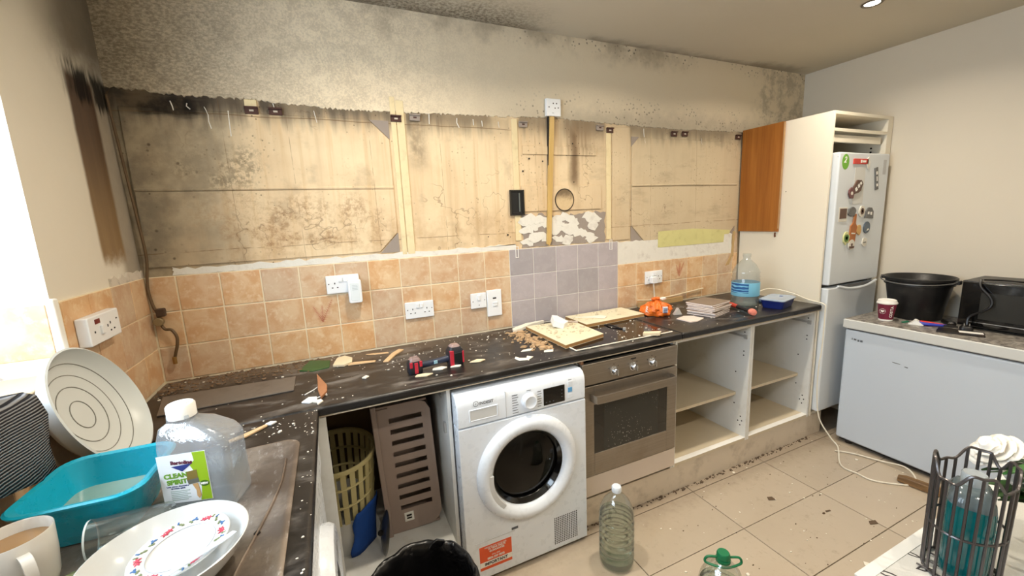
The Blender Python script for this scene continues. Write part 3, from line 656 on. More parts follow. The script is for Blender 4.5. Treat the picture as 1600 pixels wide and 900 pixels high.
B(ox(1.680), ox(1.692), oy(-.60), oy(-.56), .855, .870).build('packing_block', M('brown_wood_block', (120,84,56), .8), ov)

# ------------------------------------------------------------------ tall fridge housing, end panel and fridge freezer
th = thing('tall_cabinet', 'tall white fridge housing with open shelves above the fridge', 'cabinet', (3.785, -.30, 0)); T0 = th.location
tx = lambda v: v-T0.x; ty = lambda v: v-T0.y
mCMW = M('warm_white_board', (232,224,206), .5, var=.03, vs=3)
B(tx(3.470), tx(3.486), ty(-.58), ty(-.015), .15, 2.066).build('side_panel', mCMW, th, bevel=.001, seg=1); B(tx(4.055), tx(4.112), ty(-.58), ty(-.015), .0, 2.066).build('side_panel', mCMW, th, bevel=.001, seg=1)
B(tx(3.486), tx(4.055), ty(-.58), ty(-.015), 2.048, 2.066).build('top_panel', mCMW, th); B(tx(3.486), tx(4.055), ty(-.58), ty(-.015), 1.952, 1.970).build('shelf', mCMW, th)
B(tx(3.486), tx(4.02), ty(-.565), ty(-.545), 1.895, 1.935).build('front_rail', mCMW, th); B(tx(3.486), tx(4.055), ty(-.03), ty(-.02), .16, 2.048).build('back_panel', mHB, th)
B(tx(3.486), tx(4.055), ty(-.57), ty(-.03), .15, .168).build('bottom_panel', mCMW, th)
for z in (1.88, 1.855): MB().cyl((tx(4.0545), ty(-.50), z), (tx(4.052), ty(-.50), z), .006, seg=8).build('screw_hole', mHOLE, th)
MB().cyl((tx(3.4695), ty(-.33), 1.62), (tx(3.4715), ty(-.33), 1.62), .003, seg=8).build('screw_hole', mHOLE, th)
def wood(name, c1, c2, sc=(30, 30, 1.6)):
    t = NT(name); v = t.obj(); n = t.noise(t.scl(v, sc), 1, 5, .6, .4); n2 = t.noise(t.scl(v, (sc[0]*4, sc[1]*4, sc[2]*2)), 1, 3)
    c = t.mix(t.sm(n, .3, .7), lin(c1), lin(c2)); c = t.mix(t.mul(n2, .3), c, lin(tuple(x*.7 for x in c1))); t.base(c); t.rough(.45); return t.done(.4)
ep = thing('end_panel', 'orange-brown wood veneer end panel left hanging on the side of tall housing', 'panel', (3.46, -.15, 1.36))
B(-.008, .0095, -.150, .138, 0, .706).build('veneer_board', wood('orange_veneer', (150,88,28), (178,112,44)), ep, bevel=.0015)
B(-.009, -.002, -.156, -.150, .02, .70).build('splintered_edge', M('raw_veneer_edge', (176,140,96), .9, bump=.5), ep); MB().prism([(-.135,-.006),(-.128,-.006),(-.127,-.03),(-.130,-.038),(-.136,-.034),(-.133,-.02)], -.004, .004, 'X').build('broken_tail', M('dark_splinter', (110,62,34), .8), ep)
fr = thing('fridge_freezer', 'white fridge freezer with magnets on its upper door inside the tall housing', 'fridge', (3.78, -.30, .17)); F0 = fr.location
fx = lambda v: v-F0.x; fy = lambda v: v-F0.y; fz = lambda v: v-F0.z
mFRG = M('fridge_white', (216,222,227), .32, var=.02); mFRS = M('fridge_side', (206,211,214), .4, var=.02)
B(fx(3.500), fx(4.048), fy(-.555), fy(-.05), 0, fz(1.815)).build('body', mFRS, fr, bevel=.004); mRUB = M('grey_gasket', (96,96,96), .7)
B(fx(3.508), fx(4.040), fy(-.562), fy(-.555), .01, fz(1.81)).build('gasket', mRUB, fr)
ud = B(fx(3.500), fx(4.048), fy(-.612), fy(-.562), fz(1.026), fz(1.828)).build('upper_door', mFRG, fr, bevel=.010, seg=3)
ld_ = B(fx(3.500), fx(4.048), fy(-.612), fy(-.562), fz(.185), fz(1.008)).build('lower_door', mFRG, fr, bevel=.010, seg=3)
hh = spline([(fx(3.60), fy(-.612), fz(1.012)), (fx(3.70), fy(-.622), fz(.992)), (fx(3.80), fy(-.626), fz(.986)), (fx(3.92), fy(-.622), fz(.992)), (fx(4.03), fy(-.612), fz(1.012))], 6)
MB().tube(hh, .008, 8).build('handle_lip', mFRG, ld_, smooth=True); MB().prism([(fx(3.62), fz(1.010)), (fx(3.72), fz(.995)), (fx(3.90), fz(.992)), (fx(4.02), fz(1.008))], fy(-.6135), fy(-.60), 'Y').build('handle_recess', mRUB, ld_)
MB().tube([(fx(3.502), fy(-.600), fz(1.80)), (fx(3.508), fy(-.606), fz(1.806)), (fx(3.54), fy(-.606), fz(1.806))], .004, 6).build('hinge_pin', mRUB, ud)
# green energy sticker
sg = MB().lathe([(0,0),(.036,0),(.036,.0006),(0,.0006)], (fx(3.562), fy(-.612), fz(1.772)), 28, 'Y', sy=1.25).build('green_sticker', M('green_sticker', (112,176,52), .5), ud); text('sticker_lettering', '2', .05, mWPR, sg, (fx(3.556), fy(-.6130), fz(1.782)), shear=.3, bold=.001)
B(fx(3.975), fx(4.010), fy(-.6128), fy(-.611), fz(1.70), fz(1.79)).build('rating_label', mAPG, ud)

# ------------------------------------------------------------------ chest freezer
mCF = M('freezer_white', (198,208,220), .38, var=.02, vs=3)
cf = thing('chest_freezer', 'wide white chest freezer with stone-pattern top along the right wall', 'freezer', (3.84, -1.25, 0)); Q0 = cf.location
qx = lambda v: v-Q0.x; qy = lambda v: v-Q0.y
B(qx(3.585), qx(4.10), qy(-1.82), qy(-.682), .032, .755).build('body', mCF, cf, bevel=.012, seg=3)
lidm = B(qx(3.572), qx(4.105), qy(-1.83), qy(-.672), .764, .820).build('lid', M('lid_white', (206,208,206), .45, var=.03), cf, bevel=.006, seg=2)
def granite():
    t = NT('stone_vinyl'); v = t.obj(); n = t.noise(v, 34, 6, .7); n2 = t.noise(v, 9, 4)
    c = t.mix(t.sm(n, .38, .62), lin((92,88,84)), lin((166,160,152))); c = t.mix(t.mul(t.sm(n2, .5, .65), .5), c, lin((132,124,112))); t.base(c); t.rough(.4); return t.done()
mGRN = granite()
B(qx(3.580), qx(4.098), qy(-1.82), qy(-.679), .8195, .8225).build('stone_pattern_top', mGRN, lidm)
B(qx(3.59), qx(4.09), qy(-1.81), qy(-.69), .754, .765).build('seal', mRUB, cf)
for a, b, z0, z1 in ((-.722,-.726,.694,.706),(-.732,-.746,.694,.704),(-.752,-.762,.690,.702),(-.766,-.778,.690,.702)): B(qx(3.5838), qx(3.586), qy(b), qy(a), z0, z1).build('worn_badge_mark', mTXTG, cf)
m = MB(); m.prism([(qy(-.93), .615),(qy(-.965), .612),(qy(-.966), .609),(qy(-.93), .611)], qx(3.5842), qx(3.586), 'X'); m.prism([(qy(-.985), .604),(qy(-1.0), .604),(qy(-1.0), .598),(qy(-.985), .600)], qx(3.5842), qx(3.586), 'X'); m.build('scuff_marks', mTXTG, cf)
for yy in (-.74, -1.77):
    for xx in (3.63, 4.05): MB().cyl((qx(xx), qy(yy), 0), (qx(xx), qy(yy), .035), .02).build('foot', mBLK, cf)
B(qx(3.60), qx(4.09), qy(-1.80), qy(-.70), .02, .034).build('base_pan', mHOLE, cf)
# ------------------------------------------------------------------ left run: drainer, dishes, basin, bottle, lid
def drainer_mat():
    t = NT('stained_steel_drainer'); p = t.pos(); n = t.noise(p, 7, 6, .65); nf = t.noise(t.scl(p, (40, 14, 20)), 1, 5, .7)
    c = t.mix(t.sm(n, .35, .65), lin((112,100,90)), lin((150,138,126))); c = t.mix(t.mul(t.sm(nf, .55, .75), .6), c, lin((206,204,202)))
    t.base(c); t.metal(.55); t.rough(t.add(.34, t.mul(nf, .25))); t.bump(nf, .06, .002); return t.done()
mDRN = drainer_mat()
sk = thing('sink_drainer', 'dusty brown-grey metal sink and draining board set into the left worktop', 'sink', (.31, -1.25, .91))
P = rrect(.052-.31, .560-.31, -2.2+1.25, -.80+1.25, .045, 6)
m = MB(); m.loft([[(x, y, .0) for x, y in P], [(x, y, .004) for x, y in P], [(x*.985, y*.99, .006) for x, y in P], [(x*.95, y*.975, .006) for x, y in P], [(x*.93, y*.965, .002) for x, y in P]])
dro = m.build('drainer_tray', mDRN, sk, smooth=True)
for i in range(4):
    xa = .20-.09*i
    pts = spline([(xa+.02, .34, .003), (xa+.018, .22, .003), (xa-.005, .08, .003), (xa-.03, -.04, .003), (xa-.034, -.10, .003)], 6)
    MB().tube(pts, .003, 6).build('drainer_ridge', mDRN, dro, smooth=True)
MB().prism([(.185,.06),(.192,.052),(.197,.06),(.192,.07)], .002, .005).build('grime_fleck', mHOLE, dro)
bw = MB().loft([[(x, y, .0075) for x, y in rrect(-.20, .10, -.26, .04, .05)], [(x, y, .0035) for x, y in rrect(-.195, .095, -.255, .035, .05)]]).build('sink_bowl_plate', M('teal_reflection_steel', (52,66,62), .3, metal=.5), sk)  # flat plate in place of the bowl, dark teal reflection put into its colour

# basin with cloudy water
TEAL = (22,160,186)
ba = thing('washing_up_bowl', 'small turquoise plastic washing-up bowl with cloudy water', 'bowl', (.195, -.985, .9165), math.radians(-3))
def rr_ring(hx, hy, r, z): return [(x, y, z) for x, y in rrect(-hx, hx, -hy, hy, r, 6)]
m = MB(); m.loft([rr_ring(.070,.072,.03,0), rr_ring(.088,.090,.035,.05), rr_ring(.098,.102,.04,.092), rr_ring(.108,.112,.045,.096), rr_ring(.110,.114,.046,.101), rr_ring(.106,.110,.044,.104), rr_ring(.096,.100,.04,.101), rr_ring(.086,.088,.034,.055), rr_ring(.067,.069,.028,.005)])
m.build('bowl_shell', M('turquoise_plastic', TEAL, .28, var=.05), ba, smooth=True)
tw = NT('cloudy_water'); tw.base(tw.mix(tw.noise(tw.obj(), 14, 4), lin((120,160,156)), lin((150,172,160)))); tw.rough(.06)
MB().loft([rr_ring(.078,.080,.03,.034), rr_ring(.080,.082,.031,.040)]).build('water', tw.done(), ba)

# round white plastic lid leaning on the left wall
N_ = Vector((.93, .0035, .367)).normalized(); lid = thing('plastic_dish', 'round white plastic dish with concentric grooves leaning on the left wall', 'dish', (.094-.93*.0, -.672, 1.074))
zq = N_.to_track_quat('Z', 'Y'); lid.rotation_mode = 'QUATERNION'; lid.rotation_quaternion = zq
mLID = M('white_lid', (206,210,208), .35, var=.03); mGRV = M('lid_groove', (120,120,112), .6)
R = .173
prof = [(.001,-.056),(.13,-.054),(.160,-.028),(R,0),(R+.002,.002),(R-.003,.004),(.155,-.024),(.130,-.040),(.09,-.049),(.05,-.0515),(.001,-.052)]
MB().lathe(prof, seg=64, cap=False).build('shell', mLID, lid, smooth=True, angle=60)
for r, h in ((.040,-.0517),(.082,-.0497),(.115,-.0442),(.144,-.0318)):
    MB().lathe([(r-.0011,h),(r+.0011,h),(r+.0011,h+.0014),(r-.0011,h+.0014),(r-.0011,h)], seg=64, cap=False).build('groove_ring', mGRV, lid, smooth=True)

# clear spirit bottle
sp = thing('spirit_bottle', 'clear square plastic bottle of cleaning spirit with white cap and green label', 'bottle', (.388, -1.012, .9165), math.radians(-15))
mPET = clear('clear_ribbed_plastic', (240,246,252), 1.4, .20, .08, .5, 40); hw, hd_ = .072, .046
m = MB(); rings = [rr_ring(hw*.96, hd_*.94, .016, .0), rr_ring(hw, hd_, .018, .006)]
for i in range(9): zz = .012+.0155*i; q = 1-.012*(i % 2); rings += [rr_ring(hw*q, hd_*q, .018, zz)]
rings += [rr_ring(hw, hd_, .018, .148)]
def sh(k, z, ox_): return [(x*k+ox_, y*k2, z) for (x, y), k2 in [((a, b), k) for a, b in rrect(-hw, hw, -hd_, hd_, .018, 6)]]
rings += [[(x*.90-.006, y*.9, .168) for x, y, _ in rr_ring(hw, hd_, .018, 0)], [(x*.62-.022, y*.72, .190) for x, y, _ in rr_ring(hw, hd_, .018, 0)], [(x*.32-.030, y*.48, .200) for x, y, _ in rr_ring(hw, hd_, .018, 0)], [(x*.31-.030, y*.46, .214) for x, y, _ in rr_ring(hw, hd_, .018, 0)]]
m.loft(rings); m.build('bottle_body', mPET, sp, smooth=True)
MB().loft([[(x*.97, y*.96, z) for x, y, z in r] for r in rings[:8]]).build('clear_liquid', clear('spirit_liquid', (232,238,240), .1, .06, .02), sp, smooth=True)
MB().lathe([(.0,.206),(.027,.206),(.027,.232),(.024,.236),(.0,.236)], (-.030, 0, 0), 36).build('cap', M('white_cap', (240,240,236), .4), sp, smooth=True)
MB().lathe([(.010,.2365),(.017,.2365),(.017,.2372),(.010,.2372),(.010,.2365)], (-.030, 0, 0), 24, cap=False).build('cap_emboss', M('cap_shade', (216,216,210), .5), sp)
ly = -hd_-.0006
lb = MB().prism([(-.066,.026),(.030,.026),(.030,.142),(-.066,.138)], ly-.0006, ly, 'Y').build('label', M('label_white', (236,240,244), .5, var=.01), sp, label='white and lime green printed label')
mLIME = M('lime_print', (150,186,28), .5, var=.04); mNAVY = M('navy_print', (44,58,130), .5); mGTX = M('green_text', (110,160,50), .5); mPGR = M('pale_text', (150,170,160), .6)
MB().prism([(.006,.027),(.029,.027),(.029,.141),(.004,.141),(.006,.122),(-.004,.112),(.002,.098),(.008,.080),(.012,.06),(.010,.04)], ly-.0012, ly-.0004, 'Y').build('green_panel', mLIME, lb)
MB().prism([(-.040,.112),(.002,.116),(-.020,.099)], ly-.0012, ly-.0004, 'Y').build('blue_triangle', mNAVY, lb)
text('brand_lettering', 'Bartoline', .0115, M('maroon_print', (96,36,60), .5), lb, (-.019, ly-.0012, .120), rot=(PI/2,.04,0), bold=.0004)
text('product_lettering', 'CLEAN\nSPIRIT', .0148, mGTX, lb, (-.034, ly-.0012, .083), bold=.0006, rot=(PI/2,-.03,0)); text('small_lettering', 'Low odour alternative\nto white spirit', .0048, mNAVY, lb, (-.034, ly-.0012, .0635))
m = MB()
for i in range(6): m.box(-.050, -.012-.006*(i % 2), ly-.0011, ly-.0004, .0535-.0042*i, .0548-.0042*i)
m.build('small_print_lines', mPGR, lb)['kind'] = 'stuff'
br_ = MB().prism([(-.014,.076),(.008,.080),(.008,.100),(-.012,.097)], ly-.0017, ly-.001, 'Y').build('brush_bristles', M('bristle_brown', (130,112,50), .7), lb); MB().prism([(-.012,.067),(.009,.070),(.0085,.081),(-.0135,.077)], ly-.0018, ly-.001, 'Y').build('brush_ferrule', M('ferrule_grey', (104,104,96), .5), lb)
MB().prism([(-.005,.067),(.006,.068),(.0075,.05),(.009,.038),(.004,.032),(.0005,.038),(.001,.052)], ly-.0018, ly-.001, 'Y').build('brush_handle', M('handle_tan', (206,164,112), .6), lb)
MB().lathe([(.0,0),(.0095,0),(.0095,.0006),(0,.0006)], (.019, ly-.001, .066), 24, 'Y', sy=.75).build('badge', M('badge_green', (70,112,20), .5), lb); text('badge_lettering', 'NEW', .0062, mWPR, lb, (.019, ly-.0022, .066), bold=.0004)

# large bowl, floral plate, white plastic knife
mCHI = M('white_china', (204,206,205), .16, var=.015, coat=.3)
bo = thing('serving_bowl', 'large plain white china bowl holding the floral plate', 'bowl', (.385, -1.262, .9165))
MB().lathe([(.055,0),(.060,0),(.078,.012),(.105,.042),(.119,.068),(.1205,.070),(.1185,.071),(.102,.046),(.075,.018),(.050,.008),(.001,.006)], seg=56, cap=False).build('bowl_body', mCHI, bo, smooth=True, angle=70)
fpz = thing('floral_plate', 'small white plate with red and blue flower border lying in the big bowl', 'plate', (.400, -1.250, .970), 0, rot=(math.radians(3), math.radians(-5), 0))
MB().lathe([(.001,-.006),(.046,-.006),(.052,-.001),(.074,.004),(.0745,.0055),(.073,.0065),(.051,.002),(.046,-.002),(.001,-.002)], seg=56, cap=False).build('plate_body', mCHI, fpz, smooth=True)
mRED = M('red_glaze', (186,64,84), .4); mBLG = M('blue_glaze', (58,100,150), .4); mGRG = M('olive_glaze', (110,120,84), .4); mGYR = M('grey_band', (176,180,190), .4)
MB().lathe([(.0505,.0022),(.0512,.0022),(.0512,.0030),(.0505,.0030),(.0505,.0022)], seg=56, cap=False).build('grey_band', mGYR, fpz)
def motif(name, mat, r, a, s, n, ph=0):
    cx, cy = r*math.cos(a), r*math.sin(a); zz = .0021+(r-.051)/.022*.0044
    pts = []
    for i in range(n*4):
        t = 2*PI*i/(n*4); rad = 1.45*s*(.62+.38*math.cos(n*t)); pts.append((cx+rad*math.cos(t+ph), cy+rad*math.sin(t+ph)))
    M4 = None
    MB().prism(pts, zz-.0005, zz+.0009).build(name, mat, fpz)
for i in range(18):
    a = 2*PI*i/18
    if i % 3 == 0:
        motif('red_flower', mRED, .063, a, .0052, 5, a); motif('red_flower', mRED, .0605, a+.13, .0046, 5, a); motif('leaf_print', mGRG, .067, a-.10, .003, 2, a)
    elif i % 3 == 1: motif('blue_flower', mBLG, .064, a+.05, .0045, 3, a); motif('leaf_print', mGRG, .060, a+.16, .0036, 2, a+1)
    else: motif('leaf_print', mGRG, .062, a+.05, .0042, 2, a+.8); motif('blue_flower', mBLG, .068, a+.12, .0028, 2, a)
motif('centre_mark', mTXTG, .004, 0, .0012, 3)
kn = thing('plastic_knife', 'translucent white plastic knife tucked under the floral plate', 'cutlery', (.425, -1.316, .984), math.radians(36))
MB().prism([(-.075,-.004),(-.02,-.005),(.0,-.0045),(.055,-.006),(.078,-.002),(.075,.006),(.0,.005),(-.02,.004),(-.075,.004)], -.0012, .0012).build('blade_and_handle', M('milky_plastic', (222,228,236), .25), kn, bevel=.0006); MB().prism([(-.07,-.0012),(-.005,-.0012),(-.005,.0012),(-.07,.0012)], .001, .0024).build('handle_rib', M('milky_plastic', (222,228,236), .25), kn)

# mug of tea
mg = thing('tea_mug', 'white mug half full of tea with a grey leaf motif', 'mug', (.160, -1.182, .9165))
MB().lathe([(.030,0),(.036,.002),(.044,.03),(.0475,.07),(.049,.118),(.0480,.1195),(.0465,.118),(.045,.07),(.041,.03),(.03,.006),(.001,.005)], seg=44, cap=False).build('mug_body', M('mug_white', (204,199,190), .2, var=.02, coat=.2), mg, smooth=True, angle=70)
MB().lathe([(.0,.098),(.0461,.098),(.0463,.099),(.0,.099)], seg=40).build('tea', M('milky_tea', (150,116,78), .1, var=.06), mg)
ha = math.radians(-52); ca, sa = math.cos(ha), math.sin(ha)
hp = spline([(ca*.044, sa*.044, .100), (ca*.068, sa*.068, .098), (ca*.078, sa*.078, .072), (ca*.070, sa*.070, .042), (ca*.040, sa*.040, .030)], 7)
m = MB(); m.loft([[(p.x-sa*w+ca*d0, p.y+ca*w+sa*d0, p.z+d1) for w, d0, d1 in ((-.007,-.002,-.002),(.007,-.002,-.002),(.007,.003,.002),(-.007,.003,.002))] for p in hp]); m.build('handle', M('mug_white', (222,216,206), .2), mg, smooth=True, bevel=.002)
la = math.radians(-78); pts = []
m = MB(); rows = []
for i in range(9):
    t = i/8; w = .15*math.sin(PI*t**.8); zz = .052+.036*t; rr = .0468+.0005
    rows.append([(rr*math.cos(la-w+2*w*k/4), rr*math.sin(la-w+2*w*k/4), zz) for k in range(5)])
for a, b in zip(rows, rows[1:]):
    for k in range(4): m.bm.faces.new([m.bm.verts.new(v) for v in (a[k], a[k+1], b[k+1], b[k])])
m.build('leaf_motif', M('slate_print', (84,86,86), .4), mg, solid=.0004)

# tumbler lying on its side
tu = thing('glass_tumbler', 'clear glass tumbler lying on its side between mug and basin', 'glass', (.283, -1.122, .9165))
TM = Matrix.Translation((0, 0, .040)) @ Matrix.Rotation(math.radians(8), 4, 'Z') @ Matrix.Rotation(PI/2, 4, 'Y')
# lathe along +z maps to +x: base at +x, mouth at -x
MB().lathe([(.001,.068),(.025,.068),(.028,.062),(.034,0),(.0385,-.055),(.0375,-.055),(.033,0),(.0265,.056),(.001,.056)], seg=44, cap=False, M4=TM).build('glass_wall', clear('tumbler_glass', (236,242,242), .9, .03, .03), tu, smooth=True, angle=50)
MB().lathe([(.0372,-.0555),(.0385,-.0572),(.0390,-.0552),(.0385,-.0540)], seg=44, cap=False, M4=TM).build('rim', M('glass_rim', (206,218,220), .1), tu, smooth=True)
spg = tag(MB().prism([(.185,-1.19),(.215,-1.165),(.235,-1.18),(.232,-1.215),(.20,-1.225)], .9165, .932).build('sponge', M('mossy_sponge', (126,138,104), .9, bump=.6), bevel=.004), 'small olive green sponge scrap beside the mug', 'sponge')

# ribbed grey cloth over the sill, teal scourer pack and crumpled wrap
def rib_mat():
    t = NT('grey_corduroy'); v = t.obj(); w = t.wave(t.scl(v, (.5,.35,1)), 52, .6, 1, 'Z'); c = t.mix(t.sm(w, .3, .7), lin((50,50,54)), lin((150,150,152))); t.base(c); t.rough(.95); t.bump(w, .8, .006); return t.done(.1)
cl = thing('ribbed_cloth', 'grey ribbed cloth hanging over the window sill behind the basin', 'cloth', (.03, -1.02, 1.165))
m = MB(); prof2 = [(-.14,.018),(-.05,.022),(.02,.026),(.042,.018),(.050,-.02),(.046,-.08),(.052,-.15)]
rows = []
for j in range(16):
    y = -.22+.36*j/15; rows.append([(x+.007*math.sin(y*30+i)*(i > 3), y+.01*math.sin(i), (z if i < 4 else z*(.40+.75*(y+.22)/.36))+.004*math.sin(y*22)) for i, (x, z) in enumerate(prof2)])
V = [[m.bm.verts.new(p) for p in r] for r in rows]
for a, b in zip(V, V[1:]):
    for i in range(len(a)-1): m.bm.faces.new((a[i], a[i+1], b[i+1], b[i]))
m.build('cloth_sheet', rib_mat(), cl, smooth=True, solid=.008, angle=80)
sc = thing('scourer_pack', 'pack of teal scourers in torn clear wrap on the window sill', 'sponge', (.0, -.99, 1.200))
for i in range(3): MB().loft([rr_ring(.040+.002*i, .075, .012, .001+.0135*i), rr_ring(.043, .078, .014, .007+.0135*i), rr_ring(.040, .075, .012, .0135+.0135*i)]).build('scourer', M('teal_scourer', (26,104,98), .95, bump=.8, bs=160), sc, smooth=True, loc=(0, .003*i, 0))
m = MB(); q = random.Random(3); G = [[(-.06+.12*i/9, -.11+.19*j/11, .046+.016*q.random()+(.010 if 2 < i < 7 else -.018*q.random())) for i in range(10)] for j in range(12)]
V = [[m.bm.verts.new(p) for p in r] for r in G]
for a, b in zip(V, V[1:]):
    for i in range(9): m.bm.faces.new((a[i], a[i+1], b[i+1], b[i]))
m.build('clear_wrap', clear('crumpled_wrap', (244,246,252), .5, .6, .12, .6, 60), sc, smooth=True)

# copper gas pipe with valve in the corner and the cable above it
mPIPE = M('dirty_pipe', (98,76,50), .55, var=.2, vs=30); gp = thing('gas_pipe', 'thin dirty pipe with a round valve running down the back left corner', 'pipe', (.03, -.02, .97))
pz = [(0.008,2.04),(.020,1.77),(.028,1.59),(.033,1.44),(.022,1.35),(.018,1.30),(.024,1.24),(.034,1.21)]
MB().tube(spline([(x-.03, -.002, z-.97) for x, z in pz], 6), lambda t: .0045+.0015*t, 8).build('upper_pipe', mPIPE, gp, smooth=True)
MB().tube(spline([(x-.03, -.004-dy_, z-.97) for x, z, dy_ in ((.036,1.20,0),(.038,1.165,0),(.050,1.140,.004),(.072,1.135,.01),(.086,1.105,.014),(.082,1.07,.012),(.070,1.035,.006),(.062,1.01,0))], 6), .0058, 8).build('lower_hose', mPIPE, gp, smooth=True)
MB().box(.004, .034, -.026, -.004, .225, .258).build('bracket', M('rusty_bracket', (70,50,34), .7), gp, bevel=.004); MB().cyl((.008, -.03, .205), (.008, -.006, .205), .017, seg=18).build('valve', M('dull_brass', (150,132,98), .45, metal=.5), gp, bevel=.003)
MB().cyl((.032, -.008, .02), (.032, -.008, .05), .0085, seg=6).build('end_fitting', M('brass_fitting', (150,116,64), .4, metal=.6), gp)
# ------------------------------------------------------------------ things on the back worktop
mPLF = M('plaster_white', (232,226,212), .9, bump=.4, bs=60); mSPL = M('splinter_tan', (214,180,138), .85, bump=.4); mPLC = M('plaster_cream', (224,208,176), .9, bump=.4)
ZW = .9105
def frag(name, label, cat, pts, th, mat, z=ZW, group=None, tilt=None, bev=.0015):
    cx = sum(p[0] for p in pts)/len(pts); cy = sum(p[1] for p in pts)/len(pts)
    o = MB().prism([(p[0]-cx, p[1]-cy) for p in pts], 0, th).build(name, mat, bevel=bev, seg=1); o.location = (cx, cy, z)
    if tilt: o.rotation_euler = tilt
    return tag(o, label, cat, group)
# dull grey strip along the back of the left corner
gs = tag(MB().prism([(.10,-.40),(.515,-.392),(.512,-.232),(.06,-.205)], 0, .004).build('grey_strip', M('dull_grey_sheet', (118,110,102), .45, metal=.3, dirt=.5, dcol=(90,78,66), ds=14), bevel=.001), 'flat dull grey metal sheet lying along the back left of the worktop', 'sheet'); gs.location = (0, 0, ZW)
frag('green_shard', 'dark green plastic shard lying against the wall tiles', 'shard', [(.520,-.165),(.575,-.20),(.640,-.185),(.645,-.10),(.560,-.06)], .006, M('green_plastic', (42,84,40), .35), tilt=(.05,0,0))
frag('plaster_piece', 'irregular cream plaster piece right of the green shard', 'plaster', [(.655,-.185),(.70,-.205),(.735,-.18),(.74,-.12),(.71,-.07),(.675,-.085),(.665,-.13)], .010, mPLC)
frag('wood_splinter', 'long pale wood splinter pointing right beside the plaster piece', 'wood', [(.715,-.205),(.83,-.222),(.835,-.205),(.74,-.178)], .006, mSPL)
frag('wood_splinter', 'broad pale wood splinter lying diagonally behind the drill', 'wood', [(.862,-.245),(.885,-.252),(.93,-.17),(.975,-.115),(.955,-.095),(.915,-.14)], .007, mSPL)
frag('wood_splinter', 'thin pale wood splinter close under the wall tiles', 'wood', [(.80,-.085),(.82,-.105),(.905,-.125),(.90,-.108)], .005, mSPL)
frag('bark_splinter', 'pointed reddish-brown wood splinter at the worktop inner corner', 'wood', [(.592,-.262),(.605,-.31),(.632,-.42),(.632,-.48),(.612,-.535),(.600,-.45),(.597,-.36)], .010, M('red_brown_splinter', (164,112,76), .85, bump=.6))
frag('plaster_piece', 'small white plaster flake at the tip of the brown splinter', 'plaster', [(.578,-.545),(.612,-.54),(.62,-.56),(.602,-.585),(.598,-.562)], .006, mPLF)
frag('tan_chip', 'long tan chip on the worktop beside the spirit bottle', 'wood', [(.365,-.72),(.40,-.70),(.455,-.66),(.46,-.672),(.41,-.72),(.37,-.735)], .006, mSPL)
for pts, lab in (([(1.035,-.462),(1.075,-.475),(1.10,-.46),(1.08,-.44),(1.045,-.44)], 'flat white plaster flake between the two ends of the drill'), ([(1.11,-.47),(1.15,-.478),(1.16,-.465),(1.12,-.452)], 'flat white plaster flake under the head of the drill'), ([(.955,-.50),(1.0,-.515),(1.03,-.50),(1.0,-.485),(.965,-.485)], 'flat cream plaster flake in front of the drill battery'), ([(1.20,-.455),(1.245,-.47),(1.275,-.455),(1.24,-.435)], 'yellowish plaster flake right of the drill head'), ([(.76,-.40),(.775,-.41),(.79,-.395),(.778,-.38)], 'small white plaster lump left of the drill')):
    frag('plaster_piece', lab, 'plaster', pts, .006, mPLF if 'white' in lab else mPLC)
# white plaster smears left of the boards
for pts, lab in (([(1.40,-.545),(1.44,-.555),(1.475,-.53),(1.455,-.505),(1.44,-.53),(1.415,-.515),(1.405,-.49),(1.392,-.51)], 'white plaster smear near the worktop front edge above the dryer'), ([(1.455,-.44),(1.50,-.45),(1.525,-.43),(1.50,-.42),(1.47,-.425)], 'curved white plaster smear left of the chipboards'), ([(1.545,-.50),(1.585,-.515),(1.60,-.49),(1.575,-.48),(1.555,-.482)], 'white plaster smear beside the hob outline corner')):
    frag('plaster_smear', lab, 'plaster', pts, .004, mPLF)
# crumbs everywhere on the worktops
def crumbs(name, label, zone, n, z, mat, smin=.0012, smax=.005, seed=1):
    q = random.Random(seed); m = MB(); k = 0
    while k < n:
        x, y = zone(q)
        s = q.uniform(smin, smax)*(1 if q.random() < .85 else 1.8); a = q.random()*6; e = q.uniform(.4, 1)
        P = [(x+s*math.cos(a+i*1.257)*q.uniform(.7,1.2), y+s*e*math.sin(a+i*1.257)*q.uniform(.7,1.2)) for i in range(5)]
        m.prism(P, z, z+s*q.uniform(.3,.7)); k += 1
    o = m.build(name, mat); o['kind'] = 'stuff'; tag(o, label, 'debris'); return o
def z_all(q):
    while 1:
        x = q.uniform(.03, 2.25); y = -.02-.57*q.random()**1.3
        if 1.62 < x and y > -.53 and q.random() < .8: continue
        return x, y
crumbs('plaster_crumbs', 'white plaster crumbs scattered over the long worktop', z_all, 300, ZW, mPLF, .0008, .0035, seed=2)
crumbs('brown_crumbs', 'brown rubble crumbs along the tiles at the back left', lambda q: (q.uniform(.03,.62), -.02-.17*q.random()**1.2), 360, ZW, M('brown_rubble', (122,98,74), .95), .0015, .007, 3)
crumbs('rubble_crumbs', 'tan tile adhesive rubble left of the chipboards', lambda q: (1.47+.30*q.random(), -.09-.40*q.random()) if q.random() < .25 else (lambda t: (1.60+.03*q.gauss(0,1)-.02, -.12-.36*t))(q.random()), 260, ZW, M('tan_rubble', (186,156,120), .95), .003, .010, 4)
crumbs('plaster_crumbs', 'white plaster crumbs scattered around the tile stack', lambda q: (q.uniform(2.28,3.3), -.03-.56*q.random()), 90, ZW, mPLF, .0008, .0035, seed=5)
crumbs('plaster_crumbs', 'white plaster crumbs on the worktop beside the drainer', lambda q: (q.uniform(.30,.59), q.uniform(-.79,-.62)) if q.random() < .6 else (q.uniform(.567,.60), q.uniform(-1.4,-.62)), 110, ZW, mPLF, .0008, .0032, seed=6)
mDST = M('plaster_dust', (226,228,230), .95)
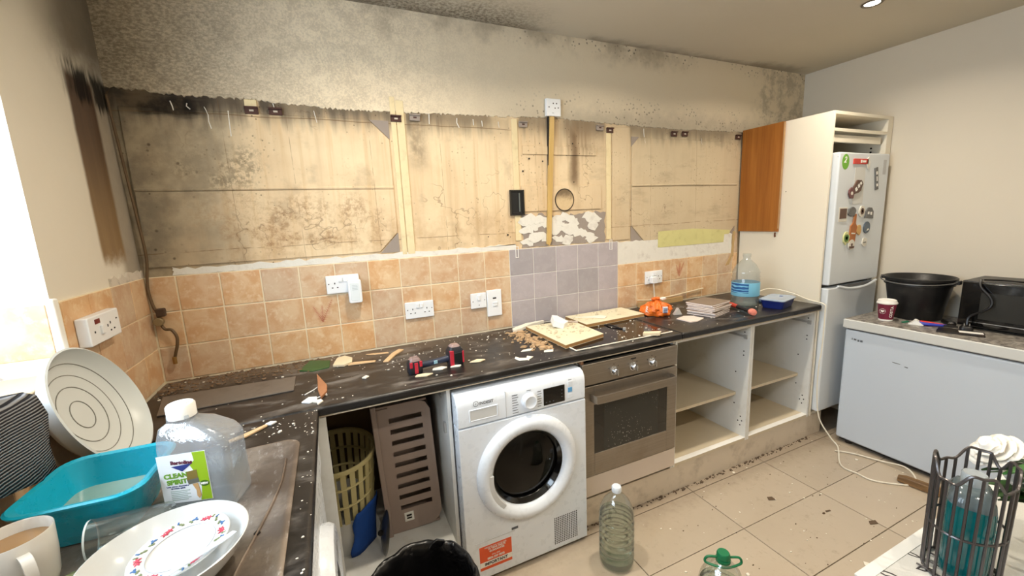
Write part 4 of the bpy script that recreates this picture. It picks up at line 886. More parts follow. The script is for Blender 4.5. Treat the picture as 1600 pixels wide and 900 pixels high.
for pts, lab in (([(.548,-.535),(.575,-.555),(.60,-.54),(.598,-.51),(.57,-.50)], 'bright white plaster lump at the worktop inner corner'), ([(.45,-.66),(.47,-.67),(.485,-.655),(.465,-.645)], 'white plaster flake right of the spirit bottle')): frag('plaster_piece', lab, 'plaster', pts, .006, mDST)
for i, (x0, y0, x1, y1) in enumerate(((.555,-.46,.60,-.40),(.575,-.53,.63,-.49))): MB().tube([(x0, y0, ZW+.001), ((x0+x1)/2+.006, (y0+y1)/2, ZW+.002), (x1, y1, ZW+.001)], .0022, 5).build('plaster_streak', mDST); bpy.data.objects[-1] if False else None
for o, lab in zip([o for o in COL.objects if o.name.startswith('plaster_streak')], ('thin white plaster streak curving up from the white lump', 'thin white plaster streak beside the brown splinter')): tag(o, lab, 'plaster')

# cordless drill lying on its side
dl = thing('cordless_drill', 'red and black cordless drill lying on the dusty worktop', 'drill', (1.05, -.44, ZW), math.radians(6))
mRD = M('tool_red', (186,40,58), .4); mDK = M('tool_black', (26,28,36), .5); mNV = M('tool_navy', (34,44,66), .45); mCLR = M('tool_smoke', (150,128,124), .25)
MB().tube(spline([(-.070,0,.030),(-.02,.002,.028),(.03,.002,.030),(.075,0,.034)], 6), lambda t: .016-.003*math.sin(PI*t), 14).build('grip', mNV, dl, smooth=True)
bt = MB().loft([rr_ring(.026,.020,.009,0), rr_ring(.029,.023,.010,.006), rr_ring(.029,.023,.010,.046), rr_ring(.022,.018,.009,.060)]).build('battery_pack', mDK, dl, smooth=True, loc=(-.084,0,0))
for x0, x1, mt in ((-.007,.008,mRD),): B(x0, x1, -.0245, -.020, .004, .05).build('red_stripe', mt, bt, bevel=.002)
MB().loft([rr_ring(.024,.019,.009,.044), rr_ring(.024,.020,.009,.056), rr_ring(.017,.014,.008,.068)]).build('battery_top', mCLR, bt, smooth=True); MB().tube([( -.016,-.01,.060),(-.010,-.01,.074),(.008,-.01,.076),(.016,-.01,.060)], .0022, 6).build('clip', mCLR, bt)
B(-.026,-.014,-.0240,-.018,.030,.054).build('red_patch', mRD, bt, bevel=.002); B(.014,.026,-.0240,-.018,.030,.054).build('red_patch', mRD, bt, bevel=.002)
hd2 = MB().loft([rr_ring(.030,.026,.012,0), rr_ring(.033,.029,.013,.010), rr_ring(.033,.029,.013,.064), rr_ring(.024,.020,.010,.082)]).build('motor_head', mDK, dl, smooth=True, loc=(.094,0,0))
B(-.031,-.014,-.0305,.02,.004,.070).build('red_stripe', mRD, hd2, bevel=.003); B(.024,.032,-.0300,.02,.010,.062).build('red_stripe', mRD, hd2, bevel=.002); MB().loft([rr_ring(.024,.022,.010,.068), rr_ring(.022,.020,.010,.084), rr_ring(.014,.012,.006,.092)]).build('smoked_cap', mCLR, hd2, smooth=True); B(-.012,.022,-.0300,-.02,.012,.058).build('vent_panel', M('tool_green_black', (14,24,24), .4), hd2, bevel=.002)
B(-.006,.010,-.017,-.012,.026,.040).build('blue_badge', M('pale_blue_badge', (150,190,206), .4), dl, bevel=.002)

# glass hob with its white silicone outline, two chipboards on it
hb = thing('ceramic_hob', 'black glass hob outlined in white sealant partly covered by chipboards', 'hob', (1.972, -.31, ZW))
B(-.286, .286, -.246, .246, 0, .002).build('glass_plate', M('hob_glass', (20,16,16), .12, var=.3, vs=5, dirt=.35, dcol=(70,44,36), ds=5), hb)  # reddish-brown blotches mixed over the black glass
m = MB(); m.tube([(-.292,-.12,.0033),(-.292,-.251,.0033),(-.29,-.252,.0033),(.292,-.252,.0033)], .0032, 6).build('sealant_bead', mPLF, hb)
MB().tube(spline([(.085,.04,.002),(.095,.00,.010),(.105,-.05,.006),(.118,-.085,.004)],5), .0045, 6).build('bent_strap', mHOLE, hb, smooth=True); MB().cyl((.12,-.088,.002),(.12,-.088,.012), .009, seg=10).build('strap_bolt', mALU, hb)
mBRD = M('cream_chipboard_face', (222,214,186), .6, var=.05, dirt=.2, dcol=(176,160,130), ds=12); mBRE = M('chipboard_core', (166,124,74), .9, bump=.6, bs=140)
def board(label, P, z):
    cx = sum(p[0] for p in P)/4; cy = sum(p[1] for p in P)/4
    t = thing('chipboard_offcut', label, 'board', (cx, cy, z)); Q_ = [(a-cx, b-cy) for a, b in P]
    MB().prism([(a*.997, b*.997) for a, b in Q_], .001, .0165).build('chipboard_core', mBRE, t)
    MB().prism(Q_, .0165, .0185).build('cream_face', mBRD, t); MB().prism(Q_, 0, .001).build('cream_face', mBRD, t); return t
b1 = board('cream-faced chipboard offcut with raw brown edge nearer the worktop front', [(1.655,-.512),(1.915,-.452),(1.925,-.135),(1.645,-.108)], ZW+.002)
b2 = board('cream-faced chipboard offcut lying back against the grey tiles', [(1.945,-.258),(2.372,-.238),(2.368,-.030),(1.945,-.035)], ZW+.002)
ZB = ZW+.0215
frag('plaster_piece', 'folded white plaster shard standing on the front chipboard', 'plaster', [(1.745,-.235),(1.795,-.265),(1.835,-.235),(1.80,-.165),(1.77,-.16)], .034, M('bright_plaster', (232,232,230), .85), z=ZB+.010, tilt=(.25,.15,0))
frag('tile_shard', 'long thin grey tile shard lying across the front chipboard', 'tile', [(1.79,-.12),(1.83,-.15),(1.92,-.21),(1.935,-.19),(1.86,-.12)], .008, M('tile_back', (186,172,160), .8), z=ZB, tilt=(0,.03,0))
frag('plaster_strip', 'long curved white plaster strip along the bottom of the grey tiles', 'plaster', [(1.56,-.125),(1.60,-.12),(1.70,-.06),(1.80,-.035),(1.80,-.02),(1.68,-.03),(1.57,-.09)], .016, mPLF)
frag('metal_strip', 'thin white strip with square end on the rear chipboard', 'strip', [(1.962,-.10),(1.972,-.11),(2.055,-.165),(2.10,-.215),(2.135,-.19),(2.13,-.14),(2.07,-.14)], .005, mPLF, z=ZB)
frag('plaster_piece', 'chunky cream plaster block on the hob front edge', 'plaster', [(2.085,-.545),(2.16,-.585),(2.185,-.565),(2.11,-.525)], .016, mPLC, z=ZW+.003)
crumbs('board_crumbs', 'plaster crumbs on the two chipboards', lambda q: (q.uniform(1.68,1.90), q.uniform(-.40,-.13)) if q.random() < .6 else (q.uniform(1.95,2.30), q.uniform(-.2,-.05)), 130, ZB, M('board_rubble', (206,194,170), .95), .0015, .007, 8)
crumbs('hob_crumbs', 'white crumbs on the black hob glass', lambda q: (q.uniform(1.93,2.25), q.uniform(-.54,-.27)), 60, ZW+.0025, mPLF, .001, .004, 9)

# orange carrier bag, tied
bg = thing('carrier_bag', 'tied orange plastic carrier bag on the worktop left of the tile stack', 'bag', (2.470, -.235, ZW), math.radians(-24))
def bagmat():
    t = NT('orange_film'); v = t.obj(); n = t.noise(v, 26, 4, .6, .5); t.base(t.mix(n, lin((206,84,20)), lin((246,132,44)))); t.rough(.28); t.bump(t.noise(v, 34, 3, .6, .8), .9, .012); return t.done()
q = random.Random(11); W1 = [q.uniform(.9,1.1) for _ in range(40)]
m = MB(); m.lathe([(.001,0),(.030,.0),(.066,.0),(.078,.003),(.084,.010),(.086,.018),(.088,.034),(.080,.050),(.066,.064),(.044,.076),(.026,.084),(.014,.089),(.015,.094),(.024,.101),(.012,.108),(.001,.107)], seg=72, sx=1.05, sy=.8, cap=False, wob=lambda a, h: 1+(.075*math.sin(4*a+h*45)+.05*math.sin(7*a-h*110+1)+.03*math.sin(15*a+h*160))*(.35+min(1,h*18))); 
for v in m.bm.verts:
    k = 1-min(1, max(0, (v.co.z-.085)/.02)); p = v.co*34; d_ = (abs(mnoise.noise(p))-.25)*.022+mnoise.noise(v.co*14)*.012
    n_ = Vector((v.co.x, v.co.y, (v.co.z-.04)*.8)).normalized(); z0 = v.co.z
    v.co += n_*d_*k*(.35+.65*min(1, z0/.03))
    if z0 < .002: v.co.z = 0
    v.co.z = max(0, v.co.z)
m.build('bag_body', bagmat(), bg, smooth=True, angle=28)
for sx_, c in ((-1, (.012,0,.108)), (1, (.026,-.004,.104))): MB().lathe([(.001,0),(.012,.002),(.019,.010),(.015,.017),(.001,.014)], (sx_*.026+.006, -.012, .090), 18, sy=.6, cap=False, wob=lambda a, h: 1+.22*math.sin(3*a+h*200+sx_)).build('knot_loop', bagmat() if sx_ < 0 else M('white_film', (236,228,220), .3), bg, smooth=True)
B(.012, .040, -.074, -.066, .022, .058).build('white_label', M('label_grey', (214,218,226), .5), bg, rot=(-.05,0,0)); m = MB()
for i in range(5): m.box(.015, .037, -.0755, -.0735, .026+.006*i, .0285+.006*i)
m.build('label_lines', M('navy_bars', (60,76,120), .5), bg)['kind'] = 'stuff'
text('bag_lettering', 'you', .026, mWPR, bg, (-.076, -.042, .046), rot=(PI/2+.1, -1.45, -.9), bold=.0006)
# plaster wedge, loose tile, tile stack
wd_ = tag(MB().prism([(-.024,0),(.026,0),(.004,.040)], -.012, .012, 'Y').build('plaster_wedge', M('grey_wedge', (186,182,176), .85)), 'small pale grey triangular plaster wedge between bag and tile stack', 'plaster'); wd_.location = (2.57, -.30, ZW); wd_.rotation_euler = (0,0,-.3)
mTEDGE = M('tile_biscuit', (230,218,212), .8, var=.1); mTFACE = M('tile_top_grey', (128,112,98), .6, dirt=.4, dcol=(120,104,88), ds=20)
def loose_tile(label, loc_, rz, group=None, sx=.19, sy=.145, face=mTFACE, extra=''):
    t = thing('loose_tile', label, 'tile', loc_, rz, group); B(-sx/2, sx/2, -sy/2, sy/2, 0, .0066).build('biscuit', mTEDGE, t, bevel=.001, seg=1)
    B(-sx/2+.001, sx/2-.001, -sy/2+.001, sy/2-.001, .0066, .0088).build('glazed_face', face, t); return t
lt = tag(MB().prism([(-.065,-.045),(-.02,-.062),(.065,-.05),(.07,.02),(.03,.055),(-.05,.05)], 0, .006).build('loose_tile', M('pinkish_tile_back', (214,200,192), .8), bevel=.001), 'single pinkish broken tile lying face down in front of the stack', 'tile'); lt.location = (2.535, -.425, ZW); lt.rotation_euler = (0,0,.2)
q = random.Random(5)
ords = ['lowest', 'second from bottom', 'third from bottom', 'fourth from bottom', 'fifth from bottom', 'sixth from bottom', 'second from top', 'topmost']
for i in range(8):
    loose_tile('old wall tile, %s of the stack of eight near the water bottle' % ords[i] if i < 7 else 'old wall tile with speckled grey face, topmost of the stack', (2.745+q.uniform(-.006,.006), -.375+q.uniform(-.006,.006), ZW+.0092*i), math.radians(14+q.uniform(-4,4)), 'stacked old wall tiles', sx=.20, sy=.165)
# bolster chisel
ch = thing('chisel', 'chisel with red and black handle lying beside the tile stack', 'tool', (2.925, -.465, ZW+.0203), math.atan2(-.24, -.10))
MB().lathe([(.001,-.13),(.012,-.128),(.0135,-.10),(.012,-.06),(.0125,-.05)], seg=16, axis='X', cap=False).build('red_grip', M('red_rubber', (196,70,58), .5), ch, smooth=True); MB().lathe([(.0125,-.05),(.011,.0),(.0115,.05),(.0145,.075)], seg=16, axis='X', cap=False).build('black_grip', mDK, ch, smooth=True)
MB().lathe([(.0145,.075),(.019,.085),(.020,.10),(.017,.112),(.001,.115)], seg=18, axis='X', cap=False).build('pink_end', M('pink_end', (224,134,118), .5), ch, smooth=True)
MB().prism([(-.15,.018),(.05,.020),(.05,.024),(-.15,.023)], -.010, -.008).build('blade', mALU, ch)
# wood strip by the wall
ws = tag(B(-.19, .19, -.011, .011, 0, .032).build('wood_batten', M('batten_tan', (178,146,98), .8, bump=.3)), 'short tan wood batten against the tiles behind the tile stack', 'batten'); ws.location = (2.70, -.032, ZW)
tb2 = tag(MB().tube(spline([(2.50,-.030,.962),(2.62,-.030,.950),(2.80,-.030,.955),(3.0,-.026,.968),(3.1,-.026,.975)],6), .0045, 6).build('loose_bead', mPLC, smooth=True), 'cream sealant bead peeling along the bottom of the right tiles', 'sealant')
# big water bottle with blue label
def water_mat(name, tint): return clear(name, tint, .4, .10, .03, .25, 18)
wb = thing('water_bottle', 'large clear water bottle with a blue label by the tall housing', 'bottle', (3.105, -.345, ZW)); mWB = clear('pet_clear', (236,240,240), .3, .10, .04, .3, 22)
prof = [(.001,.004),(.05,.004),(.070,.0),(.078,.008),(.080,.03),(.077,.06),(.080,.07),(.080,.17),(.076,.178),(.080,.188),(.076,.20),(.079,.212),(.073,.228),(.055,.262),(.030,.288),(.021,.296),(.021,.312),(.024,.313),(.024,.330),(.001,.331)]
MB().lathe(prof, seg=40, cap=False).build('bottle_wall', mWB, wb, smooth=True, angle=50)
MB().lathe([(.0808,.066),(.0815,.068),(.0815,.150),(.0808,.152)], seg=40, cap=False).build('label', M('bottle_label_blue', (120,186,216), .4, var=.05), wb, smooth=True)
m = MB(); rows = []
for k in range(13): a = math.radians(-215+7*k); rows.append((.0818*math.cos(a), .0818*math.sin(a)))
for (a, b), (c, d_) in zip(rows, rows[1:]): m.bm.faces.new([m.bm.verts.new(v) for v in ((a,b,.088),(c,d_,.088),(c,d_,.148),(a,b,.148))])
lbp = NT('label_wave_print'); v_ = lbp.obj(); wv = lbp.wave(lbp.scl(v_, (1,1,2)), 9, 6, 3, 'Z'); lbp.base(lbp.mix(lbp.sm(wv, .6, .9), lin((28,88,150)), lin((120,190,226)))); lbp.rough(.4)
m.build('wave_print', lbp.done(), wb, solid=.0003); MB().lathe([(.0,.004),(.074,.010),(.076,.03),(.075,.062),(.0,.062)], seg=36).build('water', clear('still_water', (236,242,242), .2, .05, .02), wb, smooth=True)
# blue tub with clear lid
tb_ = thing('plastic_tub', 'dark blue plastic tub with a cloudy lid at the worktop end', 'tub', (3.215, -.485, ZW), math.radians(14))
MB().loft([rr_ring(.085,.055,.016,0), rr_ring(.098,.066,.020,.046), rr_ring(.100,.068,.02,.050)]).build('tub_body', M('navy_plastic', (24,40,110), .3), tb_, smooth=True); MB().loft([rr_ring(.103,.071,.02,.050), rr_ring(.103,.071,.02,.056), rr_ring(.097,.065,.018,.060), rr_ring(.09,.058,.016,.058)]).build('lid', M('cloudy_lid', (156,170,188), .25), tb_, smooth=True)
MB().prism([(.035,-.012),(.05,-.014),(.05,.004),(.036,.004)], .058, .060).build('lid_mark', M('lid_mark_blue', (60,80,140), .4), tb_)
tr_ = thing('glass_dish', 'small clear blue-tinted dish behind the dark blue tub', 'dish', (3.385, -.395, ZW)); MB().lathe([(.03,0),(.042,.003),(.055,.030),(.053,.030),(.04,.006),(.001,.005)], seg=30, cap=False).build('dish_body', clear('blue_glass', (150,190,214), .4, .25, .05), tr_, smooth=True)
for i, (x, y, a) in enumerate(((3.10,-.36+.0,.5),)): pass
gv = tag(MB().prism([(-.03,-.02),(.0,-.028),(.03,-.01),(.022,.02),(-.02,.022)], 0, .018).build('blue_rag', M('blue_cloth', (70,96,134), .95, bump=.6), bevel=.006, seg=2), 'small crumpled blue rag between water bottle and tub', 'rag'); gv.location = (3.245, -.355, ZW)
frag('paper_scrap', 'flat grey card scrap behind the blue tub', 'card', [(3.29,-.33),(3.36,-.36),(3.40,-.29),(3.33,-.27)], .004, M('grey_card', (170,164,154), .8), z=ZW)
wc = tag(MB().tube(spline([(3.26,-.30,.955),(3.36,-.33,.985),(3.435,-.42,.965),(3.455,-.53,.93),(3.4625,-.615,.915),(3.4625,-.625,.86),(3.462,-.625,.62),(3.452,-.622,.52),(3.458,-.622,.33),(3.475,-.64,.16),(3.50,-.70,.05),(3.49,-.75,.012),(3.31,-.86,.008),(3.30,-.95,.008),(3.31,-1.03,.008),(3.44,-1.135,.008),(3.50,-1.115,.03),(3.545,-1.05,.035),(3.545,-.95,.012),(3.50,-.83,.008),(3.44,-.76,.008)], 8), .0042, 6).build('extension_cable', M('white_cable', (226,220,204), .45), smooth=True), 'white cable running off the worktop end and curling across the floor', 'cable')
# ------------------------------------------------------------------ fridge magnets (each its own thing on the upper door)
FY = -.6125
mMGB = M('magnet_brown', (96,70,58), .5, var=.3, vs=60); mMGG = M('magnet_grey', (104,104,104), .5, var=.35, vs=70); mMGW = M('magnet_white', (222,218,206), .45)
def magnet(name, label, x, z, poly, mat, th=.006, rot=0, print_=None):
    t = thing(name, label, 'magnet', (x, FY, z+.008), 0, 'fridge magnets'); t.scale = (1.2, 1, 1.2); c, s_ = math.cos(rot), math.sin(rot)
    P = [(a*c-b*s_, a*s_+b*c) for a, b in poly]
    MB().prism(P, -th, 0, 'Y').build('magnet_body', mat, t, bevel=.001, seg=1)
    if print_:
        for pm, pp in print_: MB().prism([(a*c-b*s_, a*s_+b*c) for a, b in pp], -th-.0012, -th+.0005, 'Y').build('printed_detail', pm, t)
    return t
def bxp(w, h): return [(-w, -h), (w, -h), (w, h), (-w, h)]
def circ(r, n=18, sx=1): return [(r*sx*math.cos(2*PI*i/n), r*math.sin(2*PI*i/n)) for i in range(n)]
def bump_outline(w, h, n, seed):
    q = random.Random(seed); return [(w*q.uniform(.75,1.05)*math.cos(2*PI*i/n), h*q.uniform(.7,1.05)*math.sin(2*PI*i/n)) for i in range(n)]
XF = lambda px: 3.562+(px-1321)*(.40/62)
magnet('red_magnet', 'long red strip magnet near the top of the fridge door', 3.715, 1.768, bxp(.064,.013), M('magnet_red', (206,62,48), .5), print_=[(mWPR, bxp(.006,.007)), (mWPR, [(.012,-.005),(.04,-.005),(.04,.005),(.012,.005)])])
magnet('white_magnet', 'small cream figure magnet at the right end of the red strip', 3.795, 1.762, bump_outline(.016,.032,9,2), mMGW)
pn = tag(B(-.055, .055, -.0012, 0, -.22, 0).build('paper_note', M('note_paper', (214,214,210), .8, var=.04)), 'long pale paper note held on the fridge door by magnets', 'paper'); pn.location = (3.722, FY, 1.742)
magnet('dark_magnet', 'tilted dark lettered bar magnet at the upper right of the fridge door', 3.905, 1.665, bxp(.014,.058), mMGG, rot=math.radians(12), print_=[(mWPR, bxp(.003,.012)), (mWPR, [(-.006,.022),(.006,.022),(.006,.038),(-.006,.038)]), (mWPR, [(-.006,-.04),(.006,-.04),(.006,-.026),(-.006,-.026)])])
FY -= .0016
magnet('ornate_magnet', 'large brown and white ornate magnet tilted across the paper note', 3.700, 1.618, bump_outline(.052,.034,14,4), mMGB, .008, math.radians(34), print_=[(mWPR, [(-.03,-.01),(-.012,-.012),(-.014,.008),(-.03,.006)]), (mWPR, [(-.004,-.008),(.012,-.008),(.012,.01),(-.002,.008)]), (mWPR, [(.02,-.006),(.034,-.004),(.03,.010),(.018,.008)])])
magnet('ornate_magnet', 'smaller reddish ornate magnet below the large tilted one', 3.640, 1.578, bump_outline(.024,.032,11,5), M('magnet_maroon', (112,70,70), .5, var=.3, vs=60), .007, .3, print_=[(mMGW, circ(.009))])
FY += .0016
magnet('photo_magnet', 'square brown photo magnet with white border on the fridge door', 3.578, 1.452, bxp(.036,.036), mMGW, .003, print_=[(mMGB, [(-.029,-.020),(.029,-.020),(.029,.030),(-.029,.030)])])
magnet('castle_magnet', 'dark jagged figure magnet right of the photo magnet', 3.668, 1.466, bump_outline(.040,.030,15,7), mMGG, .007)
magnet('round_magnet', 'round cream ring magnet beneath the paper note', 3.775, 1.466, circ(.029,18,.9), mMGW, .007, print_=[(mMGB, circ(.017,14,.9)), (mMGW, circ(.008,10))])
magnet('arch_magnet', 'grey arched skyline magnet at the right of the middle row', 3.862, 1.452, [(-.038,-.024),(.038,-.030),(.036,.008),(.018,.028),(-.012,.030),(-.034,.010)], mMGG, .007, print_=[(mWPR, [(-.02,-.006),(-.006,-.006),(-.006,.008),(-.02,.008)]), (mWPR, [(.004,-.008),(.02,-.010),(.02,.006),(.004,.006)])])
magnet('board_magnet', 'wooden chopping-board shaped magnet low on the fridge door', 3.700, 1.352, [(-.026,-.070),(.026,-.070),(.030,.020),(.012,.036),(.009,.084),(-.009,.084),(-.012,.036),(-.030,.020)], M('magnet_wood', (176,108,58), .6, var=.2, vs=30), .007, -.10, print_=[(mMGW, [(-.016,-.02),(.016,-.02),(.016,-.014),(-.016,-.014)])])
magnet('shell_magnet', 'small tan and white shell magnet right of the wooden board magnet', 3.758, 1.352, bump_outline(.024,.032,11,9), M('magnet_tan', (206,164,100), .5, var=.25, vs=50), .008)
magnet('disc_magnet', 'round blue-grey disc magnet at the lower right of the door', 3.850, 1.362, circ(.031,22,.95), M('magnet_slate', (78,94,110), .35), .006, print_=[(mMGW, [(-.004,-.018),(.02,-.012),(.008,-.004)])])
magnet('flower_magnet', 'round green and cream flower magnet left of the wooden board', 3.630, 1.306, bump_outline(.033,.036,16,12), M('magnet_cream_green', (206,208,150), .5), .007, print_=[(M('magnet_green', (90,130,60), .5), circ(.020,12)), (M('magnet_blue', (60,110,160), .5), circ(.010,10))])
magnet('face_magnet', 'small brown and white round magnet at the bottom of the cluster', 3.690, 1.262, circ(.027,16), mMGW, .009, print_=[(mMGB, [(-.02,-.02),(.02,-.02),(.024,-.008),(-.024,-.008)]), (mMGB, circ(.008,10))])
magnet('white_magnet', 'white broken-letter magnet at the lower right of the cluster', 3.838, 1.268, bump_outline(.026,.030,9,14), mMGW, .006, print_=[(mMGG, [(-.012,-.004),(.012,-.002),(.012,.003),(-.012,.002)])])

# ------------------------------------------------------------------ things on the chest freezer
ZF = .823
mBKT = M('bucket_black', (20,20,21), .42, var=.4, vs=14, dirt=.4, dcol=(80,78,76), ds=11)
bk = thing('bucket', 'large black plastic builders bucket standing on the chest freezer', 'bucket', (3.925, -.872, ZF))
MB().lathe([(.001,.0),(.112,.0),(.116,.004),(.152,.232),(.163,.236),(.165,.248),(.160,.252),(.150,.248),(.112,.012),(.001,.010)], seg=56, cap=False).build('bucket_shell', mBKT, bk, smooth=True, angle=60)
MB().lathe([(.149,.205),(.156,.207),(.156,.213),(.150,.215)], seg=56, cap=False).build('rim_band', mBKT, bk, smooth=True)
hp = [(.163*math.cos(a), .163*math.sin(a)*1.02, .240-.020*math.sin((a-math.radians(98))/(math.radians(280)-math.radians(98))*PI)) for a in [math.radians(98+182*i/24) for i in range(25)]]
MB().tube([(x*1.04, y*1.04, z) for x, y, z in hp], .0035, 6).build('wire_handle', M('handle_wire', (120,120,118), .4, metal=.6), bk, smooth=True); B(-.016,.016,.160,.182,.222,.244).build('handle_lug', mBKT, bk, bevel=.003); B(-.016,.016,-.182,-.160,.222,.244).build('handle_lug', mBKT, bk, bevel=.003)
cu = thing('coffee_cup', 'dark red paper coffee cup with white lid beside the black bucket', 'cup', (3.705, -.825, ZF)); cu.scale = (1.18, 1.18, 1.18)
MB().lathe([(.001,0),(.027,0),(.0275,.002),(.0375,.090),(.001,.090)], seg=36, cap=False).build('paper_cup', M('cup_maroon', (122,30,58), .5, var=.04), cu, smooth=True)
MB().lathe([(.0278,.001),(.0285,.001),(.0290,.009),(.0283,.009)], seg=36, cap=False).build('base_ring', mWPR, cu, smooth=True)
MB().lathe([(.0395,.088),(.041,.089),(.041,.095),(.038,.097),(.036,.106),(.033,.108),(.030,.105),(.001,.105)], seg=36, cap=False).build('lid', M('cup_lid_white', (238,236,230), .4), cu, smooth=True)
def on_cone(ang, h): r = .0275+.010*h/.09+.0006; return (r*math.cos(ang), r*math.sin(ang), h)
aw = math.atan2(-2.084+.835, .70-3.705)         # side towards the middle of the room
for i, chx in enumerate('COSTA'):
    a = aw+.62; x, y, z = on_cone(a, .026+.0118*i); text('cup_lettering', chx, .0165, mWPR, cu, (x, y, z), rot=(PI/2, -PI/2, a+PI/2), bold=.0005)
a = aw-.42; x, y, z = on_cone(a, .052); LM = Matrix.Translation((x, y, z)) @ Matrix.Rotation(a+PI/2, 4, 'Z')
pts = [(.0075*math.sin(t)**3, .0060*(math.cos(t)-.35*math.cos(2*t)-.15*math.cos(3*t))) for t in [2*PI*i/20 for i in range(20)]]
MB().prism([(p[0], p[1]) for p in pts], -.0016, .0004, 'Y', LM).build('heart_emblem', mWPR, cu)
m = MB()
for i in range(26):
    if i % 5 == 4: continue
    t = 2*PI*i/26; m.box(.0125*math.cos(t)-.0009, .0125*math.cos(t)+.0009, -.0018, .0002, .0125*math.sin(t)-.0009, .0125*math.sin(t)+.0009, LM)
m.build('emblem_ring', mWPR, cu)['kind'] = 'stuff'
gc = tag(MB().prism([(-.028,-.006),(.02,-.012),(.03,.004),(-.02,.010)], 0, .006).build('green_clip', M('green_clip', (36,112,84), .4), bevel=.002), 'small green plastic clip beside the coffee cup', 'clip'); gc.location = (3.735, -.905, ZF)
fc_ = tag(MB().prism([(-.03,0),(.03,0),(.034,.003),(.004,.028),(-.004,.028),(-.02,.006)], -.022, .022, 'Y').build('folded_card', M('white_card', (236,236,232), .7)), 'small folded white card in front of the black bucket', 'card'); fc_.location = (3.728, -.955, ZF); fc_.rotation_euler = (0,0,math.radians(-70))
pl_ = thing('pliers', 'blue and red handled pliers lying in front of the bucket', 'tool', (3.76, -1.04, ZF+.011), math.radians(-76))
MB().tube(spline([(-.075,.016,0),(-.04,.020,0),(0,.010,0),(.03,.0,0)],6), lambda t: .010-.004*t, 10).build('red_handle', M('handle_red', (214,48,40), .4), pl_, smooth=True); MB().tube(spline([(-.085,-.014,0),(-.045,-.020,0),(-.005,-.012,0),(.03,0,0)],6), lambda t: .0105-.004*t, 10).build('blue_handle', M('handle_blue', (44,58,170), .4), pl_, smooth=True)
MB().prism([(.02,-.011),(.045,-.010),(.075,-.002),(.075,.003),(.045,.010),(.02,.011)], -.005, .005).build('jaws', mHOLE, pl_, bevel=.002)
pk = thing('black_packet', 'flat black packet with a white label lying in front of the microwave', 'packet', (3.70, -1.145, ZF), math.radians(-72))
MB().prism([(-.085,-.05),(.09,-.045),(.088,.045),(-.08,.05)], 0, .007).build('packet_body', M('packet_black', (26,22,20), .35, dirt=.4, dcol=(96,70,48), ds=18), pk, bevel=.002); MB().prism([(.0,-.02),(.085,-.012),(.082,.024),(-.005,.016)], .007, .0085).build('white_label', mWPR, pk)
mw = thing('microwave', 'black microwave oven standing on the chest freezer', 'microwave', (3.965, -1.335, ZF)); mMWB = M('microwave_black', (22,21,22), .35, var=.1); 
B(-.125, .135, -.25, .25, .012, .262).build('case', mMWB, mw, bevel=.005)
md_ = B(-.137, -.125, -.24, .245, .018, .256).build('door', mBLK, mw, bevel=.004); B(-.1385, -.136, -.20, .17, .062, .205).build('door_window', M('smoked_window', (46,46,44), .18), md_); B(-.1395, -.136, -.24, .20, .040, .044).build('chrome_line', mCHR, md_)
for xx in (-.10, .11):
    for yy in (-.21, .21): MB().cyl((xx, yy, 0), (xx, yy, .014), .014, seg=10).build('foot', mMWB, mw)
m_ = tag(MB().tube(spline([(3.855,-1.16,1.094),(3.90,-1.22,1.092),(3.88,-1.36,1.093),(3.93,-1.50,1.092)],6), .0045, 6).build('power_lead', mMWB, smooth=True), 'black power lead lying across the top of the microwave', 'cable')
m_ = tag(MB().tube(spline([(3.835,-1.155,1.098),(3.812,-1.165,1.06),(3.808,-1.21,1.0),(3.800,-1.205,.95),(3.798,-1.145,.90),(3.79,-1.14,.852)],7), .0055, 6).build('power_lead', mMWB, smooth=True), 'black power lead hanging down in front of the microwave door', 'cable')
pgl = thing('mains_plug', 'black three-pin mains plug lying before the microwave', 'plug', (3.775, -1.145, ZF), .4); MB().loft([rr_ring(.024,.024,.010,0), rr_ring(.025,.025,.011,.014), rr_ring(.019,.019,.009,.026)]).build('plug_body', mMWB, pgl, smooth=True)
for i, (a, b) in enumerate(((-.008,.010),(.008,.010),(0,-.010))): B(a-.003, a+.003, b-.002, b+.002, .026, .040).build('pin', mCHR, pgl)
dk = thing('dark_handset', 'small dark handset lying between bucket and microwave', 'handset', (3.865, -1.045, ZF), .7); MB().loft([rr_ring(.040,.018,.008,0), rr_ring(.042,.02,.009,.012), rr_ring(.036,.015,.007,.022)]).build('handset_body', mMWB, dk, smooth=True); B(-.01,.016,-.008,.008,.022,.0235).build('display', M('handset_grey', (70,72,74), .3), dk)
tl = thing('tong_handle', 'dark curved handle sticking up on top of the microwave', 'utensil', (3.87, -1.33, 1.087), 0); MB().tube(spline([(0,-.10,.006),(0,-.02,.010),(0,.01,.045),(.0,.03,.065)],6), lambda t: .006+.003*t, 8).build('handle', mMWB, tl, smooth=True); B(-.02,.02,-.08,-.03,0,.008).build('white_base', mMGW, tl, bevel=.002)
